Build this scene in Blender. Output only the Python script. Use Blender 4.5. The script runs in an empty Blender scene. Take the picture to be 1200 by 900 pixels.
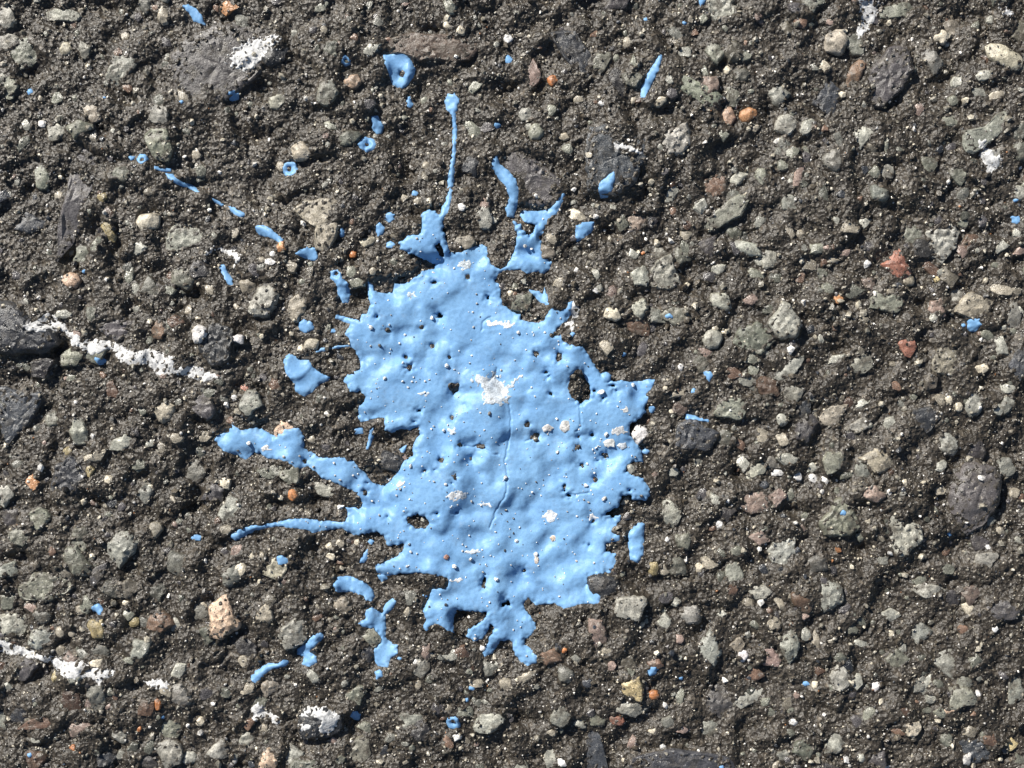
import bpy, math
import numpy as np

# ------------------------------------------------------------------ camera, sky, sun, exposure
scene = bpy.context.scene
S = 0.00025                      # metres per photograph pixel on the pavement: the frame is 30 x 22.5 cm
def wx(x): return (x - 600.0) * S
def wy(y): return (450.0 - y) * S

cam_data = bpy.data.cameras.new("camera")
cam = bpy.data.objects.new("camera", cam_data)
scene.collection.objects.link(cam)
cam.location = (0.0, 0.0, 0.42)
cam.rotation_euler = (0.0, 0.0, 0.0)
cam_data.sensor_width = 36.0
cam_data.lens = 36.0 * 0.42 / 0.30
cam_data.clip_start = 0.01
cam_data.clip_end = 200.0
scene.camera = cam

SUN_EL = math.radians(36.0)
TO_SUN = (-0.66, 0.75)           # the light comes from the upper left of the picture
_az = math.atan2(TO_SUN[0], TO_SUN[1])
world = bpy.data.worlds.new("World")
scene.world = world
world.use_nodes = True
wn = world.node_tree.nodes
wl = world.node_tree.links
wn.clear()
sky = wn.new("ShaderNodeTexSky")
sky.sky_type = 'NISHITA'
sky.sun_disc = False
sky.sun_elevation = SUN_EL
sky.sun_rotation = _az
bg = wn.new("ShaderNodeBackground")
bg.inputs['Strength'].default_value = 0.05
wo = wn.new("ShaderNodeOutputWorld")
wl.new(sky.outputs[0], bg.inputs['Color'])
wl.new(bg.outputs[0], wo.inputs['Surface'])

sun_data = bpy.data.lights.new("sun", 'SUN')
sun_data.energy = 5.0
sun_data.angle = math.radians(0.5)
sun_data.color = (1.0, 0.955, 0.88)
sun = bpy.data.objects.new("sun", sun_data)
scene.collection.objects.link(sun)
sun.location = (-0.5, 0.6, 1.0)
sun.rotation_euler = (math.pi / 2 - SUN_EL, 0.0, math.pi - _az)

scene.view_settings.view_transform = 'Standard'
scene.view_settings.look = 'None'
scene.view_settings.exposure = 0.46
scene.view_settings.gamma = 1.0
scene.view_settings.use_curve_mapping = False

# ------------------------------------------------------------------ materials
def new_mat(name):
    m = bpy.data.materials.new(name)
    m.use_nodes = True
    nt = m.node_tree
    return m, nt, nt.nodes['Principled BSDF'], nt.nodes, nt.links

def noise(nodes, links, vec, scale, detail=3.0, rough=0.6):
    n = nodes.new("ShaderNodeTexNoise")
    n.inputs['Scale'].default_value = scale
    n.inputs['Detail'].default_value = detail
    n.inputs['Roughness'].default_value = rough
    links.new(vec, n.inputs['Vector'])
    return n

def ramp(nodes, links, fac, stops):
    r = nodes.new("ShaderNodeValToRGB")
    e = r.color_ramp.elements
    while len(e) < len(stops):
        e.new(0.5)
    for k, (p, c) in enumerate(stops):
        e[k].position = p
        e[k].color = (c[0], c[1], c[2], 1.0) if hasattr(c, '__len__') else (c, c, c, 1.0)
    links.new(fac, r.inputs['Fac'])
    return r

def mult(nodes, links, a, b, mode='MULTIPLY', fac=1.0):
    m = nodes.new("ShaderNodeMix")
    m.data_type = 'RGBA'
    m.blend_type = mode
    m.inputs['Factor'].default_value = fac
    links.new(a, m.inputs['A'])
    links.new(b, m.inputs['B'])
    return m.outputs['Result']

def bump(nodes, links, height, strength, dist, normal=None):
    b = nodes.new("ShaderNodeBump")
    b.inputs['Strength'].default_value = strength
    b.inputs['Distance'].default_value = dist
    links.new(height, b.inputs['Height'])
    if normal is not None:
        links.new(normal, b.inputs['Normal'])
    return b.outputs['Normal']

def mat_asphalt():
    m, nt, bs, N, L = new_mat("asphalt")
    tc = N.new("ShaderNodeTexCoord").outputs['Object']
    big = noise(N, L, tc, 28.0, 4.0)
    base = ramp(N, L, big.outputs['Fac'], [(0.30, (0.040, 0.033, 0.025)), (0.55, (0.059, 0.049, 0.037)), (0.75, (0.082, 0.071, 0.058))])
    v = N.new("ShaderNodeTexVoronoi")
    v.inputs['Scale'].default_value = 900.0
    L.new(tc, v.inputs['Vector'])
    cells = ramp(N, L, v.outputs['Color'], [(0.0, 0.40), (0.55, 0.85), (0.82, 1.25), (0.97, 2.6)])
    col = mult(N, L, base.outputs['Color'], cells.outputs['Color'])
    fine = noise(N, L, tc, 1800.0, 3.0)
    f2 = ramp(N, L, fine.outputs['Fac'], [(0.3, 0.55), (0.6, 1.1), (0.8, 1.9)])
    col = mult(N, L, col, f2.outputs['Color'])
    L.new(col, bs.inputs['Base Color'])
    bs.inputs['Roughness'].default_value = 0.42
    bs.inputs['Specular IOR Level'].default_value = 0.6
    n1 = bump(N, L, v.outputs['Distance'], 0.7, 0.0006)
    n2 = bump(N, L, fine.outputs['Fac'], 0.6, 0.0004, n1)
    L.new(n2, bs.inputs['Normal'])
    return m

def mat_stone(name, attr, film=0.85, dust_sheen=0.42):
    m, nt, bs, N, L = new_mat(name)
    tc = N.new("ShaderNodeTexCoord").outputs['Object']
    if attr:
        a = N.new("ShaderNodeAttribute")
        a.attribute_name = "tint"
        col = a.outputs['Color']
        vec = tc
    else:
        oi = N.new("ShaderNodeObjectInfo")
        col = oi.outputs['Color']
        ad = N.new("ShaderNodeVectorMath")
        ad.operation = 'ADD'
        L.new(tc, ad.inputs[0])
        L.new(oi.outputs['Location'], ad.inputs[1])
        vec = ad.outputs['Vector']
    n1 = noise(N, L, vec, 420.0, 5.0, 0.65)
    r1 = ramp(N, L, n1.outputs['Fac'], [(0.28, 0.45), (0.5, 1.0), (0.72, 1.55)])
    n2 = noise(N, L, vec, 2400.0, 3.0, 0.7)
    r2 = ramp(N, L, n2.outputs['Fac'], [(0.3, 0.6), (0.55, 1.05), (0.78, 1.5)])
    c = mult(N, L, mult(N, L, col, r1.outputs['Color']), r2.outputs['Color'])
    # bitumen film left on the stone in patches
    n3 = noise(N, L, vec, 230.0, 6.0, 0.75)
    r3 = ramp(N, L, n3.outputs['Fac'], [(0.50, 0.0), (0.64, film)])
    mx = N.new("ShaderNodeMix")
    mx.data_type = 'RGBA'
    L.new(r3.outputs['Color'], mx.inputs['Factor'])
    L.new(c, mx.inputs['A'])
    mx.inputs['B'].default_value = (0.090, 0.078, 0.060, 1.0)
    # pale dust and scratches, with glossy highlights painted in as pale patches
    n4 = noise(N, L, vec, 520.0, 7.0, 0.8)
    r4 = ramp(N, L, n4.outputs['Fac'], [(0.57, 0.0), (0.70, dust_sheen)])
    m4 = N.new("ShaderNodeMix")
    m4.data_type = 'RGBA'
    L.new(r4.outputs['Color'], m4.inputs['Factor'])
    L.new(mx.outputs['Result'], m4.inputs['A'])
    m4.inputs['B'].default_value = (0.50, 0.49, 0.46, 1.0)
    L.new(m4.outputs['Result'] if not attr else c, bs.inputs['Base Color'])
    rr = ramp(N, L, n2.outputs['Fac'], [(0.3, 0.12), (0.7, 0.42)] if attr else [(0.3, 0.20), (0.7, 0.52)])
    L.new(rr.outputs['Color'], bs.inputs['Roughness'])
    bs.inputs['Specular IOR Level'].default_value = 0.9 if attr else 0.65
    b1 = bump(N, L, n1.outputs['Fac'], 0.5, 0.0009)
    b2 = bump(N, L, n2.outputs['Fac'], 0.5, 0.0003, b1)
    L.new(b2, bs.inputs['Normal'])
    return m

def mat_paint():
    m, nt, bs, N, L = new_mat("blue_paint")
    tc = N.new("ShaderNodeTexCoord").outputs['Object']
    n1 = noise(N, L, tc, 90.0, 5.0)
    r1 = ramp(N, L, n1.outputs['Fac'], [(0.3, (0.165, 0.345, 0.61)), (0.7, (0.215, 0.415, 0.67))])
    n2 = noise(N, L, tc, 1500.0, 4.0, 0.7)
    r2 = ramp(N, L, n2.outputs['Fac'], [(0.25, 0.80), (0.5, 1.0), (0.75, 1.08)])
    c = mult(N, L, r1.outputs['Color'], r2.outputs['Color'])
    # dust and scuffs
    n3 = noise(N, L, tc, 330.0, 8.0, 0.78)
    r3 = ramp(N, L, n3.outputs['Fac'], [(0.58, 0.0), (0.72, 0.40)])
    mx = N.new("ShaderNodeMix")
    mx.data_type = 'RGBA'
    L.new(r3.outputs['Color'], mx.inputs['Factor'])
    L.new(c, mx.inputs['A'])
    mx.inputs['B'].default_value = (0.38, 0.52, 0.68, 1.0)
    # grey scuffs and grime
    n5 = noise(N, L, tc, 140.0, 9.0, 0.82)
    r5 = ramp(N, L, n5.outputs['Fac'], [(0.54, 0.0), (0.68, 0.38)])
    m5 = N.new("ShaderNodeMix")
    m5.data_type = 'RGBA'
    L.new(r5.outputs['Color'], m5.inputs['Factor'])
    L.new(mx.outputs['Result'], m5.inputs['A'])
    m5.inputs['B'].default_value = (0.155, 0.215, 0.290, 1.0)
    L.new(m5.outputs['Result'], bs.inputs['Base Color'])
    rr = ramp(N, L, n5.outputs['Fac'], [(0.4, 0.36), (0.65, 0.56)])
    L.new(rr.outputs['Color'], bs.inputs['Roughness'])
    bs.inputs['Roughness'].default_value = 0.40
    bs.inputs['Specular IOR Level'].default_value = 0.28
    b1 = bump(N, L, n3.outputs['Fac'], 0.18, 0.0005)
    b2 = bump(N, L, n2.outputs['Fac'], 0.30, 0.0002, b1)
    L.new(b2, bs.inputs['Normal'])
    return m

def mat_white():
    m, nt, bs, N, L = new_mat("white_paint")
    tc = N.new("ShaderNodeTexCoord").outputs['Object']
    n1 = noise(N, L, tc, 700.0, 6.0, 0.75)
    r1 = ramp(N, L, n1.outputs['Fac'], [(0.30, (0.17, 0.17, 0.17)), (0.44, (0.54, 0.54, 0.54)), (0.58, (0.80, 0.80, 0.79))])
    L.new(r1.outputs['Color'], bs.inputs['Base Color'])
    bs.inputs['Roughness'].default_value = 0.8
    b1 = bump(N, L, n1.outputs['Fac'], 0.8, 0.0007)
    L.new(b1, bs.inputs['Normal'])
    return m

M_ASPHALT = mat_asphalt()
M_STONE = mat_stone("stone", False)
M_BARE = mat_stone("bare_stone", False, 0.15)
M_SLATE = mat_stone("slate", False, 0.45, 0.16)
M_GRIT = mat_stone("grit", True)
M_PAINT = mat_paint()
M_WHITE = mat_white()

# ------------------------------------------------------------------ height fields on a one-pixel grid
X0, X1, Y0, Y1 = -260, 1460, -195, 1095
GW, GH = X1 - X0 + 1, Y1 - Y0 + 1
rng = np.random.default_rng(7)
_fy = np.fft.fftfreq(GH)[:, None]
_fx = np.fft.rfftfreq(GW)[None, :]
_fr = np.sqrt(_fx * _fx + _fy * _fy) + 1e-9

def band(lo, hi, seed):
    """Gaussian noise with wavelengths from lo to hi pixels, unit deviation"""
    g = np.random.default_rng(seed).standard_normal((GH, GW)).astype(np.float32)
    f = np.fft.rfft2(g)
    c = math.log(1.0 / math.sqrt(lo * hi))
    w = math.log(hi / lo) / 2.0
    f = f * np.exp(-((np.log(_fr) - c) / w) ** 2) / _fr ** 0.5
    o = np.fft.irfft2(f, s=(GH, GW))
    return o / o.std()

def blur(a, sigma):
    f = np.fft.rfft2(a) * np.exp(-2.0 * (math.pi * sigma * _fr) ** 2)
    return np.fft.irfft2(f, s=(GH, GW))

def sample(a, x, y):
    gx = np.clip(np.asarray(x, float) - X0, 0, GW - 1.001)
    gy = np.clip(np.asarray(y, float) - Y0, 0, GH - 1.001)
    ix, iy = gx.astype(int), gy.astype(int)
    fx, fy = gx - ix, gy - iy
    return ((a[iy, ix] * (1 - fx) + a[iy, ix + 1] * fx) * (1 - fy)
            + (a[iy + 1, ix] * (1 - fx) + a[iy + 1, ix + 1] * fx) * fy)

PX, PY = np.meshgrid(np.arange(X0, X1 + 1), np.arange(Y0, Y1 + 1))
n_mid = band(26, 70, 1)
n_small = band(8, 18, 2)
n_fine = band(3, 6, 3)
n_broad = band(150, 400, 4)
n_edge = band(5, 14, 5)
n_rag = band(3, 9, 6)
n_ledge = band(34, 110, 8)
n_worn = np.clip(1.0 + .75 * band(60, 200, 9), .25, 2.2)      # worn smooth in places, crumbly in others
H = (0.9 * n_broad + 0.42 * n_mid + 0.72 * np.tanh(3.4 * n_ledge) + (0.24 * np.abs(n_small) + 0.10 * n_fine) * n_worn - 0.2) * 0.001
# open pits between the stones
pits = [(115, 18, 26, 12), (135, 8, 20, 10), (190, 66, 13, 10), (30, 88, 12, 7), (470, 170, 16, 12), (480, 205, 10, 10),
        (632, 100, 12, 14), (663, 108, 10, 8), (312, 105, 14, 18), (300, 160, 12, 9), (112, 265, 9, 16), (80, 300, 12, 12),
        (135, 290, 9, 24), (58, 410, 16, 10), (425, 348, 9, 14), (228, 345, 13, 8), (940, 250, 12, 7), (1110, 90, 16, 9),
        (760, 220, 8, 16), (750, 235, 14, 8), (715, 270, 14, 8), (758, 385, 10, 8), (870, 212, 8, 8), (985, 410, 12, 8),
        (330, 592, 26, 7), (372, 588, 20, 9), (232, 578, 8, 12), (115, 592, 14, 9), (22, 655, 20, 7), (40, 790, 16, 9),
        (365, 870, 24, 6), (415, 860, 7, 14), (195, 860, 18, 12), (805, 586, 14, 7), (780, 600, 7, 16), (862, 558, 14, 6),
        (885, 602, 18, 7), (1170, 600, 6, 18), (1040, 552, 14, 6), (1180, 530, 24, 5), (925, 600, 14, 7), (930, 775, 16, 6),
        (1040, 800, 16, 5), (1140, 730, 14, 5), (700, 757, 8, 10), (715, 800, 8, 8), (610, 845, 12, 9), (1190, 45, 12, 6),
        (1130, 20, 26, 5), (940, 30, 26, 8), (440, 225, 9, 8), (545, 200, 8, 8), (490, 730, 7, 12), (545, 722, 16, 7)]
prng = np.random.default_rng(77)
for _ in range(330):
    pits.append((prng.uniform(X0, X1), prng.uniform(Y0, Y1), prng.uniform(4, 15), prng.uniform(3, 7)))
for (x, y, a, b) in pits:
    r = int(2.2 * max(a, b)) + 1
    ix, iy = int(x) - X0, int(y) - Y0
    sl = (slice(max(0, iy - r), min(GH, iy + r)), slice(max(0, ix - r), min(GW, ix + r)))
    if H[sl].size:
        d = ((PX[sl] - x) / a) ** 2 + ((PY[sl] - y) / b) ** 2
        H[sl] -= 0.0024 * min(1.0, min(a, b) / 9.0) * np.exp(-d)
H_SOFT = blur(H, 5.0)

# ------------------------------------------------------------------ paint outlines (photograph pixels)
MAIN = [(525,297),(540,295),(550,291),(565,286),(571,290),(572,300),(577,311),(587,315),(594,311),(600,300),(605,287),(607,277),
 (602,260),(610,265),(615,275),(622,279),(626,270),(629,263),(615,261),(610,252),(612,246),(630,247),(645,244),(652,235),(660,224),
 (663,228),(659,240),(652,252),(643,257),(637,272),(632,277),(634,287),(637,302),(647,307),(645,315),(637,321),(627,319),(617,322),
 (610,316),(600,317),(590,318),(584,322),(580,328),(585,335),(587,350),(590,357),(600,366),(610,369),(609,376),(625,379),(637,377),
 (642,367),(644,361),(635,357),(625,347),(619,340),(632,341),(636,345),(638,337),(641,345),(645,359),(655,364),(663,361),(666,355),
 (671,353),(672,363),(664,377),(654,385),(646,395),(657,391),(660,400),(665,404),(682,406),(690,417),(697,430),(704,440),(710,436),
 (716,440),(712,448),(722,447),(735,446),(750,447),(760,444),(767,445),(766,452),(758,462),(762,466),(755,477),(755,485),(740,495),
 (736,498),(737,510),(747,522),(751,527),(754,542),(742,540),(735,544),(732,552),(740,557),(752,560),(760,570),(761,580),(755,586),
 (742,585),(737,579),(727,580),(725,592),(712,600),(708,604),(720,607),(727,604),(727,611),(717,622),(727,627),(727,634),(710,637),
 (709,647),(721,649),(722,662),(715,670),(700,672),(689,675),(687,685),(695,691),(704,696),(702,707),(682,707),(660,714),(650,707),
 (635,710),(627,710),(622,705),(615,705),(614,710),(617,717),(627,729),(629,737),(622,746),(615,749),(614,756),(624,761),(631,770),
 (629,776),(619,780),(610,776),(604,767),(600,752),(597,749),(585,752),(577,767),(567,770),(565,765),(572,752),(580,735),(574,729),
 (570,740),(565,749),(555,752),(546,746),(550,737),(565,729),(571,721),(570,716),(550,715),(535,714),(531,725),(532,742),(525,739),
 (512,731),(505,734),(500,740),(495,735),(500,725),(496,715),(502,702),(507,690),(525,685),(524,676),(508,672),(485,670),(470,671),
 (450,676),(440,670),(439,661),(455,657),(472,647),(476,637),(472,636),(455,639),(450,627),(442,622),(430,624),(415,627),(397,620),
 (382,622),(367,625),(360,621),(325,617),(300,622),(277,633),(268,630),(280,620),(300,614),(325,612),(337,607),(360,607),(390,611),
 (405,610),(407,602),(405,595),(415,595),(422,597),(425,590),(417,577),(407,572),(395,566),(377,561),(372,555),(360,547),(350,550),
 (337,542),(325,539),(312,537),(305,531),(297,530),(287,540),(280,537),(277,534),(262,530),(250,517),(252,510),(267,507),(271,496),
 (277,500),(282,504),(300,501),(312,507),(320,512),(328,508),(336,503),(352,500),(356,512),(356,525),(365,530),(375,536),(402,535),
 (415,540),(425,552),(436,565),(447,570),(455,567),(467,552),(472,542),(484,535),(485,522),(491,510),(491,501),(480,504),(470,502),
 (460,506),(452,504),(451,489),(440,490),(422,496),(419,490),(420,474),(427,471),(429,465),(422,459),(410,459),(407,450),(402,447),
 (405,440),(422,431),(422,424),(415,410),(407,407),(387,410),(372,414),(369,412),(377,408),(400,404),(410,403),(409,397),(402,391),
 (407,386),(410,380),(400,376),(392,373),(393,366),(400,370),(415,373),(422,375),(425,370),(432,367),(435,357),(430,335),(431,329),
 (437,334),(437,341),(445,344),(460,342),(462,332),(475,332),(485,327),(497,317),(509,315),(510,309),(500,305),(490,300),(480,296),
 (470,292),(469,286),(480,277),(492,277),(496,267),(495,252),(500,247),(510,249),(515,255),(517,249),(521,237),(525,225),(524,218),
 (526,200),(529,175),(530,152),(528,134),(523,130),(520,117),(524,109),(531,106),(539,114),(538,125),(535,132),(536,155),(535,180),
 (533,207),(531,222),(529,236),(526,250),(519,260),(520,272),(523,285),(527,295)]

def disc(x, y, r, ry=None, seed=0, n=14, wob=0.16):
    g = np.random.default_rng(int(x * 31 + y * 7 + seed))
    ry = r if ry is None else ry
    return [(x + r * (1 + wob * g.standard_normal()) * math.cos(t), y + ry * (1 + wob * g.standard_normal()) * math.sin(t))
            for t in np.linspace(0, 2 * math.pi, n, endpoint=False)]

MAIN_HOLES = [[(510,287),(516,284),(521,294),(520,302),(514,300)],
 [(668,440),(675,434),(683,437),(690,448),(693,458),(690,468),(679,474),(670,465),(666,455)],
 [(477,604),(490,602),(500,605),(505,613),(498,620),(488,619),(478,613)],
 [(526,450),(537,450),(537,457),(531,463),(527,457)],
 disc(655,419,4.5,6), disc(628,415,3,3), disc(480,431,5,3.6), disc(508,331,4,2.2), disc(548,325,2.6), disc(515,370,4,4),
 disc(518,539,3.2,3.8), disc(498,552,2.6,1.8), disc(533,558,1.9), disc(552,538,1.9,2.4), disc(540,522,2.6,1.8), disc(564,523,5,3),
 disc(693,509,2.8), disc(681,545,2.6), disc(628,511,4.2,4.5), disc(567,682,3,6.5), disc(592,708,5.5,4), disc(695,611,2), disc(506,406,2.4),
 disc(476,419,2.4), disc(454,387,2), disc(572,348,3,4), disc(491,481,3.5,2.6), disc(485,494,2.6,1.5), disc(546,476,2.2), disc(661,572,3,4),
 disc(667,581,5,2.6), disc(698,562,3,4), disc(645,461,2), disc(678,511,2.2), disc(677,524,2.2), disc(709,534,2.6,3), disc(618,497,3,2),
 disc(507,406,2), disc(614,670,3,2.5), disc(717,452,4,2), disc(428,577,2), disc(358,540,2), disc(640,436,2.6), disc(643,441,2), disc(512,601,2)]
hr = np.random.default_rng(41)
for _ in range(20):
    MAIN_HOLES.append(disc(hr.uniform(420, 745), hr.uniform(320, 715), hr.uniform(1.4, 2.1), hr.uniform(1.3, 1.9), 0, 9))

def poly_sdf(poly, sl):
    """signed distance in pixels, positive inside, clamped to 30"""
    gx, gy = PX[sl].astype(float), PY[sl].astype(float)
    ox, oy = sl[1].start + X0, sl[0].start + Y0
    h, w = gx.shape
    ins = np.zeros((h, w), bool)
    dist = np.full((h, w), 30.0)
    n = len(poly)
    for k in range(n):
        ax, ay = poly[k]
        bx, by = poly[(k + 1) % n]
        lo, hi = (ay, by) if ay < by else (by, ay)
        r0 = max(0, int(math.ceil(lo - oy))); r1 = min(h, int(math.ceil(hi - oy)))
        if r1 > r0 and by != ay:
            yy = gy[r0:r1, :1]
            xc = ax + (yy - ay) * (bx - ax) / (by - ay)
            ins[r0:r1] ^= gx[r0:r1] < xc
        c0 = max(0, int(min(ax, bx) - ox - 30)); c1 = min(w, int(max(ax, bx) - ox + 31))
        q0 = max(0, int(lo - oy - 30)); q1 = min(h, int(hi - oy + 31))
        if c1 <= c0 or q1 <= q0:
            continue
        sx, sy = gx[q0:q1, c0:c1] - ax, gy[q0:q1, c0:c1] - ay
        dx, dy = bx - ax, by - ay
        t = np.clip((sx * dx + sy * dy) / (dx * dx + dy * dy + 1e-9), 0, 1)
        d = np.sqrt((sx - t * dx) ** 2 + (sy - t * dy) ** 2)
        dist[q0:q1, c0:c1] = np.minimum(dist[q0:q1, c0:c1], d)
    return np.where(ins, dist, -dist)

def patch_of(poly, m=8):
    xs = [p[0] for p in poly]; ys = [p[1] for p in poly]
    return (slice(max(0, int(min(ys)) - m - Y0), min(GH, int(max(ys)) + m + 2 - Y0)),
            slice(max(0, int(min(xs)) - m - X0), min(GW, int(max(xs)) + m + 2 - X0)))

ALL_PAINT = np.full((GH, GW), -30.0)       # signed distance to the nearest blue paint
def outline(poly, holes=(), ragged=0.9, rag_field=None):
    sl = patch_of(poly)
    d = poly_sdf(poly, sl)
    for hpoly in holes:
        d = np.minimum(d, -poly_sdf(hpoly, sl))
    f = n_edge if rag_field is None else rag_field
    return sl, d + ragged * f[sl]

MAIN_SL, MAIN_D = outline(MAIN, MAIN_HOLES, 0.55)
ALL_PAINT[MAIN_SL] = np.maximum(ALL_PAINT[MAIN_SL], MAIN_D)
MAIN_FULL = np.full((GH, GW), -30.0)
MAIN_FULL[MAIN_SL] = MAIN_D
# the ground under the big splat is fairly level
_w = blur(np.clip((MAIN_FULL - 3) / 14.0, 0, 1), 3.0)
H = H - .6 * _w * (blur(H, 9.0) - blur(H, 70.0))
H_SOFT = blur(H, 5.0)

def ring(x, y, r, hx=0.0, hy=0.0, hr_=0.22, ry=None):
    return disc(x, y, r, ry, 0, 14, .09), [disc(x + hx, y + hy, max(r * hr_, 1.9), None, 3, 10)]

def tr(pts, ox, oy):
    return [(ox + a / 4.0, oy + b / 4.0) for (a, b) in pts]

TINY = ("tiny blue paint speck lying alone on bare rough asphalt", "tiny blue paint specks")
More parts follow.
